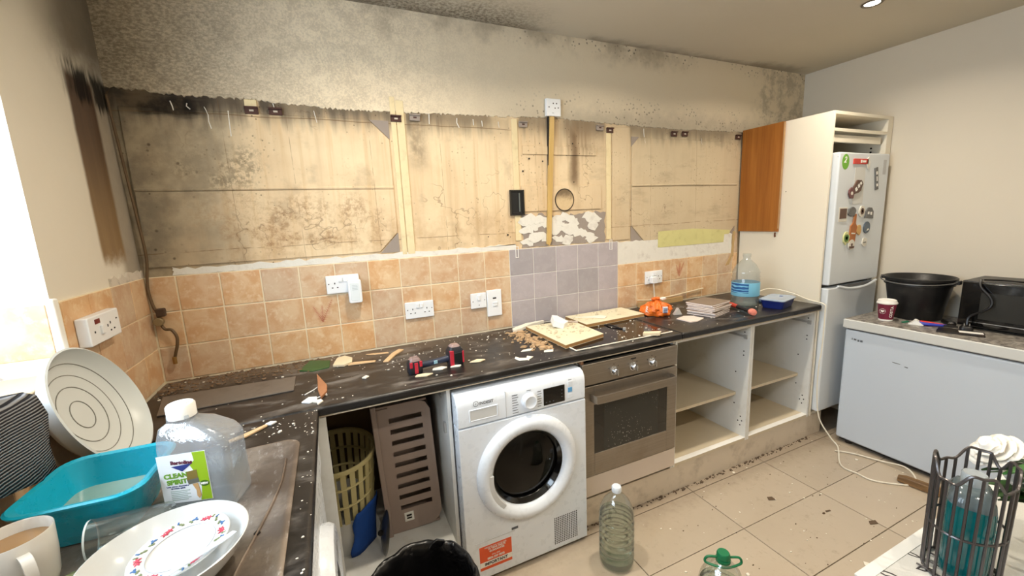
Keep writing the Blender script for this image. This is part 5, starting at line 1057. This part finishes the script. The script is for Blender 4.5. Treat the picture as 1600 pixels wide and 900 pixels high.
# ------------------------------------------------------------------ sockets and fittings on the walls
mSKT = M('socket_white', (232,234,236), .35, var=.02); mSLOT = M('socket_slot', (40,36,36), .8)
def plate(root, x0, x1, z0, z1, th=.012): return MB().box(x0, x1, -th, 0, z0, z1).build('face_plate', mSKT, root, bevel=.004, seg=2)
def slots(root, cx, cz, th=.0125, s=1):
    for x, z, w, h in ((0,.012,.0022,.004),(-.011,-.008,.0034,.0022),(.011,-.008,.0034,.0022)): B(cx+x-w, cx+x+w, -th-.0004, -.010, cz+z-h, cz+z+h).build('pin_slot', mSLOT, root)
def rocker(root, cx, cz): B(cx-.008, cx+.008, -.017, -.010, cz-.011, cz+.011).build('rocker_switch', mSKT, root, bevel=.002)
def screw(root, cx, cz): MB().cyl((cx, -.0130, cz), (cx, -.011, cz), .0026, seg=8).build('screw', mSLOT, root)
def double_socket(label, x, z, rockers=True):
    t = thing('double_socket', label, 'socket', (x, -.0105, z)); plate(t, -.073, .073, -.043, .043)
    slots(t, -.036, -.006); slots(t, .036, -.006); rocker(t, -.010, .022); rocker(t, .010, .022); screw(t, -.062, .004); screw(t, .062, .004); return t
s1 = double_socket('white double socket carrying the plug-in unit on the terracotta tiles', .738, 1.254)
s2 = double_socket('white double socket with empty outlets in the middle of the terracotta tiles', 1.087, 1.083)
s3 = double_socket('white double socket with a white plug on the right-hand tiles', 2.648, 1.098)
pu = thing('plug_in_unit', 'white plug-in wireless unit in the upper left wall socket', 'plug', (.786, -.0235, 1.225))
MB().prism(rrect(-.030,.030,-.062,.048,.010,4), -.040, 0, 'Y').build('unit_body', mSKT, pu, bevel=.005, seg=3); MB().prism(rrect(-.020,.020,-.050,.036,.006,4), -.0415, -.038, 'Y').build('front_panel', M('unit_panel', (222,228,230), .4), pu, bevel=.002)
for i in range(4): B(-.012,.012,-.0425,-.041,.022-.007*i,.0245-.007*i).build('vent_line', M('unit_shade', (190,198,200), .5), pu)
sw = thing('switched_spur', 'small square white fused switch on the tiles beside the tall cooker switch', 'switch', (1.409, -.0105, 1.09)); plate(sw, -.045, .045, -.042, .042); B(-.009,.009,-.018,-.010,.002,.032).build('rocker_switch', mSKT, sw, bevel=.003); screw(sw, -.034, -.002); screw(sw, .034, .002); screw(sw, 0, -.024)
ck = thing('cooker_switch', 'tall white cooker switch plate next to the grey tiles', 'switch', (1.500, -.0105, 1.067)); plate(ck, -.043, .043, -.074, .074, .014)
B(-.010,.010,-.0148,-.012,.024,.032).build('neon_window', mSLOT, ck); screw(ck, 0, .060); screw(ck, 0, -.060); B(-.012,.016,-.019,-.012,-.018,.006).build('rocker_switch', mSKT, ck, bevel=.003); B(-.012,.018,-.0195,-.014,-.001,.001).build('rocker_edge', mAPG, ck)
# left wall socket with red neon (faces +x)
ls = thing('cooker_socket', 'white socket with red neon window on the left wall tiles', 'socket', (.0105, -.448, 1.250), 0, rot=(0,0,PI/2))
B(-.094, .094, -.030, 0, -.043, .043).build('surface_box', mSKT, ls, bevel=.004); B(-.058,-.030,-.0315,-.029,.018,.032).build('neon_window', M('neon_red', (110,16,24), .3), ls); B(-.034,-.016,-.036,-.029,-.018,.010).build('rocker_switch', mSKT, ls, bevel=.003)
for x, z, w, h in ((.012,.0,.0024,.004),(.030,.006,.0024,.004),(.028,-.018,.0034,.0022),(.050,-.016,.0034,.0022),(-.066,-.004,.003,.003),(.072,.012,.004,.002)): B(x-w, x+w, -.0308, -.029, z-h, z+h).build('pin_slot', mSLOT, ls)
# plug and cable at the right socket
pg = thing('mains_plug', 'white mains plug in the right-hand socket with its cable hanging down', 'plug', (2.626, -.0245, 1.085)); MB().prism(rrect(-.022,.022,-.024,.022,.008,4), -.030, 0, 'Y').build('plug_body', mSKT, pg, bevel=.005, seg=3)
MB().tube(spline([(.0,-.016,-.022),(.006,-.014,-.06),(.022,-.004,-.115),(.018,-.010,-.150)],6), .004, 6).build('plug_cable', M('white_cable', (226,220,204), .45), pg, smooth=True)
# junction box and wooden conduit cover on the upper wall
jb = thing('unused_socket', 'single white socket plate high on the wall above the wooden strip', 'socket', (1.907, -.004, 2.118)); plate(jb, -.046, .046, -.046, .046, .022)
for x, z in ((-.030,.0),(-.003,.020),(.018,.020),(.008,-.004),(.028,-.002)): B(x-.003, x+.003, -.0228, -.02, z-.003, z+.003).build('pin_slot', mSLOT, jb)
B(-.012,.0,-.0228,-.021,-.032,-.028).build('scratch_mark', mAPG, jb)
cv = thing('conduit_strip', 'yellowish wooden strip running down the wall from the high socket', 'strip', (1.88, -.004, 1.372)); wy = wood('pale_pine', (196,160,92), (220,186,122))
MB().prism([(-.034,0),(-.020,-.012),(-.006,.012),(.034,.70),(.004,.70)], -.016, 0, 'Y').build('pine_strip', wy, cv, bevel=.002); MB().prism([(-.014,.2),(-.009,.2),(.002,.70),(-.006,.70)], -.010, 0, 'Y').build('dark_gap', mHOLE, cv)
# empty back box, its hole a flat black plate; hole outline
hx = thing('back_box', 'black empty socket hole left of the wooden strip', 'socket', (1.668, -.004, 1.61)); B(-.040,.040,-.0045,0,-.068,.066).build('dark_cavity', M('cavity_black', (14,14,13), .7, var=.4, vs=40), hx); MB().frame(-.042,.044,-.070,.068,.007,-.010,0).build('metal_rim', M('sooty_metal', (60,56,50), .5, metal=.5), hx); B(.012,.018,-.009,-.002,-.05,.05).build('wire_stub', M('wire_grey', (100,104,100), .5), hx); B(-.03,.03,-.012,-.003,-.066,-.052).build('burnt_lump', mHOLE, hx, bevel=.004)
def soot_disc():
    t = NT('sooted_plug'); v = t.obj(); x, y, z = t.xyz(v); n = t.noise(v, 40, 5, .65)
    f = t.sm(t.add(z, t.mul(t.ma('SUBTRACT', n, .5), .05)), -.01, .045); c = t.mix(n, lin((216,192,152)), lin((194,168,130))); t.base(t.mix(t.mul(f, .8), c, lin((84,68,52)))); t.rough(.9); return t.done(.2)
vh = thing('duct_outline', 'round cut line with sooty edge where an extractor duct was plugged', 'plug', (1.975, -.0068, 1.618)); MB().lathe([(.0,.0),(.060,.0),(.060,.0016),(0,.0016)], (0,0,0), 40, 'Y').build('plug_disc', soot_disc(), vh); MB().lathe([(.059,0),(.065,0),(.065,.0024),(.059,.0024),(.059,0)], (0,0,0), 40, 'Y', cap=False).build('cut_ring', M('soot_ring', (58,48,38), .9, var=.4, vs=30), vh)
# rusty hanging brackets of the removed wall units
mRST = M('rusty_steel', (70,40,30), .7, var=.3, vs=40); mHL = M('bright_slot', (190,180,164), .5)
BR = [(.463,2.016,'first hanging bracket from the left corner'),(.551,2.017,'second hanging bracket from the left corner'),(1.052,2.016,'hanging bracket on the pale strip left of the middle panel'),(1.142,2.026,'half-buried hanging bracket right of the pale strip'),(1.724,2.024,'plastered hanging bracket left of the high socket'),(2.228,2.030,'plastered hanging bracket right of the high socket'),(2.30,2.018,'hanging bracket above the right-hand filler strip'),(2.811,2.019,'left bracket of the pair above the right wall panel'),(2.904,2.022,'right bracket of the pair above the right wall panel'),(3.413,2.022,'hanging bracket beside the orange-brown end panel')]
for i, (x, z, lab) in enumerate(BR):
    buried = 'plastered' in lab or 'half' in lab
    t = thing('hanging_bracket', 'rusty '+lab if not buried else lab, 'bracket', (x, -.0065, z), 0, 'rusty wall unit brackets')
    MB().box(-.025,.025,-.004,.003,-.015,.015).build('bracket_plate', mRST if not buried else mGP, t, bevel=.0015, seg=1)
    B(-.025,.025,-.011,-.003,.009,.015).build('hook_lip', mRST if not buried else mGP, t); B(-.008,.008,-.0048,-.003,-.004,.003).build('bolt_slot', mHL if not buried else mRST, t)
# white paint drips below the paint edge
for i, (x, z, l, w) in enumerate(((.192,2.035,.035,.004),(.245,2.03,.022,.004),(.300,2.02,.03,.003),(.310,1.992,.055,.0045),(.380,2.01,.10,.0045),(.545,2.05,.025,.003),(.70,2.03,.05,.003),(1.213,2.05,.05,.004),(1.354,2.035,.045,.004),(1.44,2.035,.03,.004),(1.487,2.03,.028,.004),(1.58,2.03,.03,.003),(2.56,2.04,.05,.004),(2.57,1.985,.03,.003),(3.06,2.0,.04,.003))):
    q = random.Random(i); MB().tube([(x, -.0055, z), (x+q.uniform(-.004,.006), -.0058, z-l*.5), (x+q.uniform(-.004,.01), -.006, z-l)], w*.55, 6).build('paint_drip', mWP, wall_back, smooth=True)
# nail holes and chips
for i in range(46):
    q = random.Random(100+i); x = q.uniform(.15, 3.4); z = q.choice((q.uniform(1.40,1.48), q.uniform(1.5,1.95))); r = q.uniform(.002,.0055)
    if 1.69 < x < 2.27 and z < 1.56: continue
    MB().cyl((x, -.0052, z), (x, -.003, z), r, seg=7).build('screw_hole', mHOLE, wall_back)
# torn plaster lump at right end of tiles
MB().prism([(3.394,1.19),(3.412,1.18),(3.422,1.36),(3.408,1.365)], -.013, 0, 'Y').prism([(3.335,1.115),(3.372,1.12),(3.408,1.188),(3.392,1.20)], -.0125, 0, 'Y').build('torn_adhesive', M('tan_adhesive', (186,156,108), .9, bump=.6), wall_back)
B(3.408,3.452,-.010,0,1.205,1.35).build('wall_tile', mT1, wall_back, bevel=.002)
for x0 in (1.645, 2.292): MB().frame(x0, x0+.02, 1.305, 1.368, .003, -.014, -.0095).build('pencil_clip', mGW, wall_back)
# ------------------------------------------------------------------ laundry baskets in the open cupboard
mCRB = M('cream_basket', (196,184,132), .45, var=.06); mTAU = M('taupe_basket', (158,140,130), .5, var=.05)
cb = thing('laundry_basket', 'oval cream plastic laundry basket with white base in the cupboard corner', 'basket', (.630, -.285, .169))
def ell(rx, ry, z, n=44): return [(rx*math.cos(2*PI*k/n), ry*math.sin(2*PI*k/n), z) for k in range(n)]
MB().loft([ell(.115,.145,.0), ell(.128,.160,.10), ell(.131,.163,.16), ell(.126,.158,.16), ell(.122,.152,.09), ell(.110,.140,.008)]).build('solid_base', M('basket_white', (206,206,202), .4), cb, smooth=True)
m = MB()
for k in range(26):
    a = 2*PI*k/26; p0 = Vector((.130*math.cos(a), .162*math.sin(a), .155)); p1 = Vector((.150*math.cos(a), .186*math.sin(a), .400)); tdir = Vector((-math.sin(a), math.cos(a), 0))
    w = .0105; n_ = Vector((math.cos(a), math.sin(a), 0))*.003
    m.loft([[p0-tdir*w-n_, p0+tdir*w-n_, p0+tdir*w+n_, p0-tdir*w+n_], [p1-tdir*w-n_, p1+tdir*w-n_, p1+tdir*w+n_, p1-tdir*w+n_]])
m.build('slat_ring', mCRB, cb)['kind'] = 'stuff'
for z, rx, ry in ((.235,.1365,.1695),(.318,.1435,.1775)): MB().tube(ell(rx, ry, z), .006, 6, closed=True).build('cross_band', mCRB, cb, smooth=True)
MB().loft([ell(.149,.185,.385), ell(.160,.196,.388), ell(.162,.198,.400), ell(.158,.194,.408), ell(.149,.185,.405)], close=True).build('rim', mCRB, cb, smooth=True)
bb = thing('blue_cloth', 'royal blue cloth hanging down the right side of the cream basket', 'cloth', (.630, -.285, .170))
m = MB(); rows = []
for i in range(9):
    z = .004+.024*i; rows.append([(lambda a, e: ((.128+.022*z/.4+.010+.004*math.sin(9*a+z*30))*math.cos(a), (.160+.026*z/.4+.010+.004*math.sin(9*a+z*30))*math.sin(a), z))(math.radians(-78+7.5*j-2.5*math.sin(i*1.3+j)-(4-i)*1.5), 0) for j in range(8 if True else 0)])
V = [[m.bm.verts.new(p) for p in r] for r in rows]
for a_, b_ in zip(V, V[1:]):
    for j in range(7): m.bm.faces.new((a_[j], a_[j+1], b_[j+1], b_[j]))
m.build('cloth_sheet', M('royal_blue_cloth', (22,74,156), .8, bump=.6, bs=40), bb, smooth=True, solid=.003)
tk = thing('laundry_basket', 'taupe slotted laundry basket standing on end beside the tumble dryer', 'basket', (.928, -.40, .172), rot=(math.radians(0), math.radians(-2), math.radians(-4)))
# long slotted side faces the room; opening with its rim faces left, basket floor is at the right
LX, LZ, LD = .215, .60, .26
m = MB(); y0, y1 = -.004, 0
sl0, sl1 = -.062, .075
P_ = rrect(-.11, .11, 0, LZ, .05, 6)
n_s = 9; zs = [.105+.052*i for i in range(n_s)]
m.box(-.11, sl0, y0, y1, .02, LZ-.01); m.box(sl1, .112, y0, y1, .05, LZ-.05); m.prism([(sl0,0.0),(.06,0.0),(.095,.02),(.112,.05),(.112,.052),(sl1,.06),(sl1,zs[0]),(sl0,zs[0])], y0, y1, 'Y'); m.box(-.11, sl0, y0, y1, 0, .02)
m.prism([(sl0,zs[-1]+.022),(sl1,zs[-1]+.022),(sl1,LZ-.05),(.112,LZ-.05),(.095,LZ-.015),(.06,LZ),(sl0,LZ)], y0, y1, 'Y')
for a, b in zip(zs, zs[1:]): m.box(sl0, sl1, y0, y1, a+.022, b)
m.build('slotted_side', mTAU, tk)
MB().prism([(-.13,-.012),(-.108,-.012),(-.108,.612),(-.13,.612)], -.018, .006, 'Y').build('rim', mTAU, tk, bevel=.005, seg=2)
MB().box(.105,.113,0,LD,.05,LZ-.05).build('basket_floor', mTAU, tk); MB().box(-.11,.10,0,LD,0,.008).build('end_side', mTAU, tk); MB().box(-.11,.10,0,LD,LZ-.008,LZ).build('end_side', mTAU, tk); MB().box(-.11,.105,LD-.006,LD,0,LZ).build('rear_side', mTAU, tk)
lbk = B(-.052,-.012,-.0052,-.004,.045,.088).build('care_label', mWPR, tk); m = MB(); m.box(-.043,-.021,-.006,-.005,.056,.063); m.box(-.043,-.021,-.006,-.005,.068,.077); m.build('label_print', mHOLE, lbk)['kind'] = 'stuff'
pt = thing('pan_lid', 'dull metal pan lid standing on edge behind the taupe basket rim', 'lid', (.782, -.475, .169)); MB().lathe([(.001,.012),(.05,.010),(.082,.0),(.085,-.003),(.08,-.004),(.05,.005),(.001,.007)], seg=36, cap=False, M4=Matrix.Translation((0,0,.085)) @ Matrix.Rotation(math.radians(-78), 4, 'Y')).build('lid_disc', M('dull_pan_metal', (120,118,114), .3, metal=.8), pt, smooth=True); MB().sphere((-.018,0,.09), .012).build('lid_knob', mHOLE, pt, smooth=True)

# bin with black liner
bn = thing('waste_bin', 'waste bin lined with a crumpled black bag at the lower edge', 'bin', (.845, -.985, 0)); bn.scale = (1.22, 1.22, .91); q = random.Random(21)
ph = [q.uniform(0, 6) for _ in range(5)]
def wobb(a, h): k = min(1, max(0, (h-.30)/.2)); return 1+k*(.022*math.sin(7*a+ph[0]+h*30)+.016*math.sin(13*a+ph[1]-h*50)+.004*math.sin(23*a+ph[2]))
MB().lathe([(.001,0),(.10,0),(.105,.01),(.128,.47),(.124,.47),(.10,.012),(.001,.01)], seg=40, cap=False).build('bin_body', M('bin_grey', (60,60,62), .5), bn, smooth=True)
def linermat():
    t = NT('black_liner'); v = t.obj(); t.base((.006,.006,.007)); t.rough(.30); t.bump(t.noise(v, 11, 3, .5, 1.0), .7, .02); return t.done(.6)
MB().lathe([(.134,.30),(.137,.36),(.140,.43),(.141,.475),(.136,.497),(.130,.500),(.124,.492),(.120,.46),(.114,.38),(.104,.22),(.09,.10),(.001,.08)], seg=90, cap=False, wob=wobb).build('bag_liner', linermat(), bn, smooth=True, angle=85)
MB().prism([(.035,.49),(.075,.485),(.085,.505),(.062,.522),(.048,.512)], .095, .103, 'Y').build('bag_fold', linermat(), bn, bevel=.003)

# floor bottles
def refr(name, tint):
    if name in _mats: return _mats[name]
    t = NT(name); t.n.remove(t.b); g = t.new('ShaderNodeBsdfRefraction'); g.inputs['IOR'].default_value = 1.2; g.inputs['Roughness'].default_value = 0; g.inputs[0].default_value = (*lin(tint), 1)
    tr = t.new('ShaderNodeBsdfTransparent'); tr.inputs[0].default_value = (*lin(tint), 1); mxs = t.new('ShaderNodeMixShader'); mxs.inputs[0].default_value = .35
    t.l.new(g.outputs[0], mxs.inputs[1]); t.l.new(tr.outputs[0], mxs.inputs[2]); t.l.new(mxs.outputs[0], t.out.inputs[0]); _mats[name] = t.m; return t.m
def big_bottle(name, label, loc_, capmat, handle=False):
    t = thing(name, label, 'bottle', loc_); pr_ = [(.001,.006),(.05,.006),(.064,.0),(.073,.008),(.075,.03)]
    for i in range(6): z = .05+.032*i; pr_ += [(.0760,z),(.0735,z+.007),(.0700,z+.012),(.0735,z+.018),(.0760,z+.024)]
    pr_ += [(.075,.245),(.070,.268),(.054,.305),(.032,.330),(.020,.340),(.0185,.352),(.001,.352)]
    MB().lathe(pr_, seg=44, cap=False, wob=lambda a, h: 1+.012*math.sin(8*a)*(1 if h < .04 else .15)).build('bottle_wall', clear('pet_floor_bottle', (244,247,244), 1.2, .03, .03, .6, 26), t, smooth=True, angle=60)
    MB().lathe([(.001,.010)]+[(r-.0025, h+.004) for r, h in pr_[3:-8]]+[(.0715,.243),(.001,.243)], seg=44, cap=False).build('water', refr('bottle_water', (238,244,240)), t, smooth=True, angle=70)
    MB().lathe([(.0,.346),(.0195,.346),(.021,.350),(.021,.366),(.018,.371),(.0,.371)], seg=28).build('cap', capmat, t, smooth=True)
    return t
big_bottle('water_bottle', 'clear ribbed water bottle with a white cap standing on the floor', (1.713, -.808, 0), M('pale_cap', (214,222,230), .4))
gbt = big_bottle('water_bottle', 'clear bottle with a green cap and carry handle at the bottom edge', (1.812, -1.252, -.0), M('green_cap', (18,110,70), .35))
mGC = M('green_cap', (18,110,70), .35)
MB().tube(spline([(-.021,.0,.352),(-.050,.0,.352),(-.060,0,.338),(-.050,-.006,.330),(0,-.022,.330),(.050,-.006,.330),(.060,0,.338),(.050,0,.352),(.021,0,.352)],6), .0042, 8).build('carry_handle', mGC, gbt, smooth=True, rot=(0,0,math.radians(-30))); MB().lathe([(.0205,.338),(.0235,.338),(.0235,.348),(.0205,.348),(.0205,.338)], seg=28, cap=False).build('cap_collar', mGC, gbt)

# floor debris and stick of wood
wl_ = tag(MB().loft([[(x, y+dy_*s, z+dz_*s) for dy_, dz_ in ((-.018,-.012),(.016,-.013),(.022,.004),(.006,.016),(-.014,.012))] for x, y, z, s in ((-.16,.0,.015,.75),(-.12,.004,.015,1),(.0,-.002,.016,1.05),(.12,.003,.015,.95),(.17,0,.015,.7))]).build('wood_stick', wood('weathered_wood', (96,70,42), (158,122,76), (4,40,40)), bevel=.003), 'rough brown stick of wood on the floor in front of chest freezer', 'wood'); wl_.scale = (.8, 1.4, 1.4); wl_.location = (3.455, -1.20, .0); wl_.rotation_euler = (0,0,math.radians(-77))
def flz(q): return q.uniform(1.9,3.55), -.60-.95*q.random()**1.2
crumbs('floor_crumbs', 'pale plaster crumbs scattered over the floor tiles', flz, 110, .0008, mPLF, .0012, .0055, 31)
crumbs('floor_crumbs', 'dark wood crumbs scattered over the floor tiles', lambda q: (q.uniform(2.0,3.4), -.62-.9*q.random()), 70, .0008, M('dark_crumb', (96,78,60), .95), .0010, .0045, 32)
for pts, lab in (([(2.665,-.86),(2.70,-.875),(2.705,-.85),(2.68,-.84)], 'small dark triangular chip on the floor near the plinth'), ([(2.92,-1.185),(2.96,-1.20),(2.975,-1.18),(2.94,-1.17)], 'dark brown wood chip on the floor tiles in the middle'), ([(2.63,-1.30),(2.655,-1.33),(2.668,-1.315),(2.65,-1.285)], 'pale leaf-shaped plaster chip on the floor near the table'), ([(2.83,-1.045),(2.86,-1.05),(2.862,-1.042),(2.835,-1.035)], 'thin dark splinter on the floor near the freezer cable')):
    frag('floor_chip', lab, 'debris', pts, .003, M('dark_crumb', (96,78,60), .95) if 'dark' in lab else mPLF, z=.001)
crumbs('plinth_dirt', 'line of dark dirt along the foot of the plinth', lambda q: (1.70+1.8*q.random(), -.580-.022*q.random()**2), 260, .0006, M('dirt_brown', (88,72,56), .95), .0015, .007, 33)

# ------------------------------------------------------------------ table with wire caddy, soap, flowers
tbz = .75
tt = thing('dining_table', 'table with a white patterned cloth in the right foreground', 'table', (2.25, -2.15, 0))
def clothmat():
    t = NT('white_tablecloth'); v = t.obj(); n = t.noise(v, 300, 2); c = t.mix(n, lin((190,189,184)), lin((206,205,200))); t.base(c); t.rough(.8); t.bump(n, .3, .002); return t.done()
TC = clothmat(); B(-.60,.75,-.42,.455,.720,.742).build('tabletop', M('table_white', (220,216,206), .5), tt)
m = MB(); m.box(-.612,.762,-.432,.462,.742,.750); tco = m.build('tablecloth', TC, tt, bevel=.002); B(-.612,.762,.440,.4625,.7495,.7512).build('cloth_hem', M('hem_white', (212,212,208), .7), tco)
for sx_ in (-.55,.70):
    for sy_ in (-.37,.40): B(sx_-.025, sx_+.025, sy_-.025, sy_+.025, 0, .72).build('leg', M('table_white', (220,216,206), .5), tt)
mLF = M('print_dark', (58,54,54), .7)
def leafprint(x, y, a, s):
    c, s_ = math.cos(a), math.sin(a); o = [(0,0),(.3,.16),(.65,.2),(1,0),(.65,-.2),(.3,-.16)]; i_ = [(.16,0),(.36,.08),(.62,.11),(.82,0),(.62,-.11),(.36,-.08)]
    f = lambda p: (x+(p[0]*c-p[1]*s_)*s, y+(p[0]*s_+p[1]*c)*s)
    m = MB(); z = .7505
    O = [m.bm.verts.new((*f(p), z)) for p in o]; I = [m.bm.verts.new((*f(p), z)) for p in i_]
    for k in range(6): m.bm.faces.new((O[k], O[(k+1) % 6], I[(k+1) % 6], I[k]))
    m.build('leaf_print', mLF, tco, solid=.0004)
for x, y, a, s in ((-.455,.395,2.6,.035),(-.47,.37,3.3,.04),(-.46,.35,3.9,.035),(-.44,.42,1.9,.03),(-.30,.41,.4,.04),(-.26,.43,1.2,.035),(-.54,.415,2.2,.04),(-.565,.40,3.0,.035)): leafprint(x, y, a, s)
mWIRE = M('grey_wire', (92,88,88), .3, metal=.7, var=.1)
wcx, wcy = 1.838, -1.778
cd = thing('wire_caddy', 'grey wire caddy with wavy top rim holding the teal soap bottle', 'caddy', (wcx, wcy, tbz+.001))
n = 22; rx, ry = .069, .054
def topz(k): return .222+(.026 if (k//3) % 2 == 0 else 0)
ringp = []
for k in range(n):
    a = 2*PI*k/n; x, y = rx*math.cos(a), ry*math.sin(a); MB().cyl((x, y, .0), (x*1.04, y*1.04, topz(k)), .0026, seg=6).build('upright_wire', mWIRE, cd, smooth=True); ringp.append((x*1.04, y*1.04, topz(k)))
MB().tube(spline(ringp+[ringp[0]], 4)[:-1], .0028, 6, closed=True).build('wavy_rim', mWIRE, cd, smooth=True)
for z in (.004, .11): MB().tube(ell(rx*(1+.04*z/.26), ry*(1+.04*z/.26), z, 36), .0026, 6, closed=True).build('hoop', mWIRE, cd, smooth=True)
for i in range(5): MB().cyl((-.06+.03*i, -.045, .004), (-.06+.03*i, .045, .004), .002, seg=6).build('floor_wire', mWIRE, cd)
sb = thing('soap_bottle', 'teal hand soap bottle standing inside the wire caddy', 'bottle', (wcx+.004, wcy, tbz+.008), math.radians(20))
def tealmat():
    t = NT('teal_soap'); v = t.obj(); x, y, z = t.xyz(v); t.base(t.mix(t.noise(v, 6, 3), lin((4,92,98)), lin((8,122,124)))); t.rough(.12); t.b.inputs['Transmission Weight'].default_value = .25; t.b.inputs['Coat Weight'].default_value = .4; return t.done()
MB().loft([rr_ring(.046,.032,.020,0), rr_ring(.049,.035,.022,.008), rr_ring(.049,.035,.022,.150), rr_ring(.048,.034,.022,.158)]).build('liquid_body', tealmat(), sb, smooth=True); MB().loft([rr_ring(.048,.034,.022,.158), rr_ring(.046,.032,.020,.172), rr_ring(.034,.024,.016,.188), rr_ring(.020,.018,.012,.194)]).build('clear_shoulder', M('smoky_shoulder', (92,104,108), .15), sb, smooth=True)
MB().lathe([(.0,.192),(.019,.192),(.019,.214),(.017,.217),(.0,.217)], seg=28).build('ribbed_cap', clear('cap_clear', (214,222,226), .5, .4, .1), sb, smooth=True)
for i, (tx_, sz, zz) in enumerate((('FRESH', .013, .085), ('hand wash', .010, .062))): pass
m = MB(); q = random.Random(8)
for i in range(9): m.box(-.028, -.028+.02+q.uniform(0,.03), -.0362, -.0352, .035+.010*i, .038+.010*i)
m.build('label_print', M('print_pale_teal', (120,190,190), .4), sb)['kind'] = 'stuff'
# crimson fruit at the bottom edge
cr = thing('crimson_ball', 'crimson round object at the foot of the wire caddy', 'ornament', (1.706, -1.800, tbz+.001)); MB().sphere((0,0,.020), .020, seg=20).build('ball', M('crimson', (150,28,70), .3), cr, smooth=True); MB().cyl((0,0,.039),(0,0,.043), .003, seg=8).build('stalk', mLF, cr)
# bouquet in a pale blue vase
vs_ = thing('flower_vase', 'pale blue-green vase behind the wire caddy', 'vase', (2.036, -1.880, tbz+.001)); MB().lathe([(.001,0),(.040,0),(.044,.01),(.052,.08),(.060,.135),(.058,.136),(.050,.08),(.042,.012),(.001,.010)], seg=40, cap=False).build('vase_wall', M('pale_aqua_glass', (172,200,204), .2, var=.04, coat=.4), vs_, smooth=True)
mLEAF = M('leaf_green', (52,104,40), .5, var=.35, vs=25); mLEAF2 = M('leaf_dark', (30,66,34), .5, var=.3, vs=25); mPET_ = M('petal_white', (236,232,224), .6, var=.04, sub=.1)
bq = thing('bouquet', 'bouquet of white roses with green leaves standing in the vase', 'flowers', (2.036, -1.880, tbz+.015)); q = random.Random(13)
def leaf(base, d, ln, w, mat):
    d = Vector(d).normalized(); up = Vector((0,0,1)); s = d.cross(up).normalized(); nrm = s.cross(d)
    m = MB(); rows = []
    for i in range(6):
        t = i/5; c = Vector(base)+d*ln*t-nrm*(-.12*ln*math.sin(PI*t))-Vector((0,0,.25*ln*t*t)); ww = w*math.sin(PI*min(.97, .06+t*.94))**.8
        rows.append([m.bm.verts.new(c-s*ww+nrm*ww*.25), m.bm.verts.new(c), m.bm.verts.new(c+s*ww+nrm*ww*.25)])
    for a, b in zip(rows, rows[1:]):
        for k in range(2): m.bm.faces.new((a[k], a[k+1], b[k+1], b[k]))
    m.build('leaf', mat, bq, smooth=True, solid=.0008)
def rose(c, ax, r):
    ax = Vector(ax).normalized(); Q4 = Matrix.Translation(c) @ ax.to_track_quat('Z', 'Y').to_matrix().to_4x4()
    bud = MB().lathe([(.001,-.2*r),(.35*r,.0),(.42*r,.45*r),(.25*r,.75*r),(.001,.7*r)], seg=14, M4=Q4, cap=False, wob=lambda a, h: 1+.12*math.sin(3*a+h*300)).build('rose_heart', mPET_, bq, smooth=True)
    for ring, (n_, rr, hh, op) in enumerate(((4,.45,.75,.12),(5,.68,.70,.35),(6,.92,.55,.62),(6,1.1,.36,.9))):
        for k in range(n_):
            a = 2*PI*(k+.5*ring)/n_+q.uniform(-.15,.15); m = MB(); rows = []
            for i in range(5):
                t = i/4; rad = r*(.15+(rr-.15)*t**(1.2-op*.5)); z = r*(hh*math.sin(t*PI*.5)*(1-.35*op*t)-.12)
                row = []
                for j in range(5):
                    u = (j-2)/2*(.78*PI/n_*2)*math.sin(PI*(.18+.74*t))**.6; edge = 1+.05*abs(j-2)*(1-t)
                    row.append(m.bm.verts.new(Q4 @ Vector((rad*edge*math.cos(a+u), rad*edge*math.sin(a+u), z-.02*r*abs(j-2)+.05*r*t*math.sin(5*u+k)))))
                rows.append(row)
            for A_, B_ in zip(rows, rows[1:]):
                for j in range(4): m.bm.faces.new((A_[j], A_[j+1], B_[j+1], B_[j]))
            m.build('petal', mPET_, bud, smooth=True, solid=.0009, angle=80)
rose((-.048,.115,.205), (-.5,.5,.75), .044); rose((-.010,.062,.172), (-.6,-.1,.75), .050); rose((.03,-.02,.20), (.0,-.4,.9), .046); rose((.055,.06,.165), (.3,.5,.8), .040)
for (x, y, z) in ((-.045,.11,.20),(-.009,.06,.168),(.03,-.02,.195),(.053,.055,.16)): MB().tube(spline([(x*.15, y*.15, .01), (x*.5, y*.5, z*.55), (x, y, z)], 5), .0028, 6).build('stem', mLEAF2, bq, smooth=True)
for i in range(52):
    a = q.uniform(0, 2*PI); zz = q.uniform(.09,.19); leaf((.03*math.cos(a), .03*math.sin(a), zz), (math.cos(a), math.sin(a), q.uniform(.1,.8)), q.uniform(.08,.14), q.uniform(.012,.022), mLEAF if i % 2 else mLEAF2)
for i in range(5): leaf((-.035,.03,.14), (-.6+.1*i, .1+.12*i, .55), .10, .009, mLEAF)
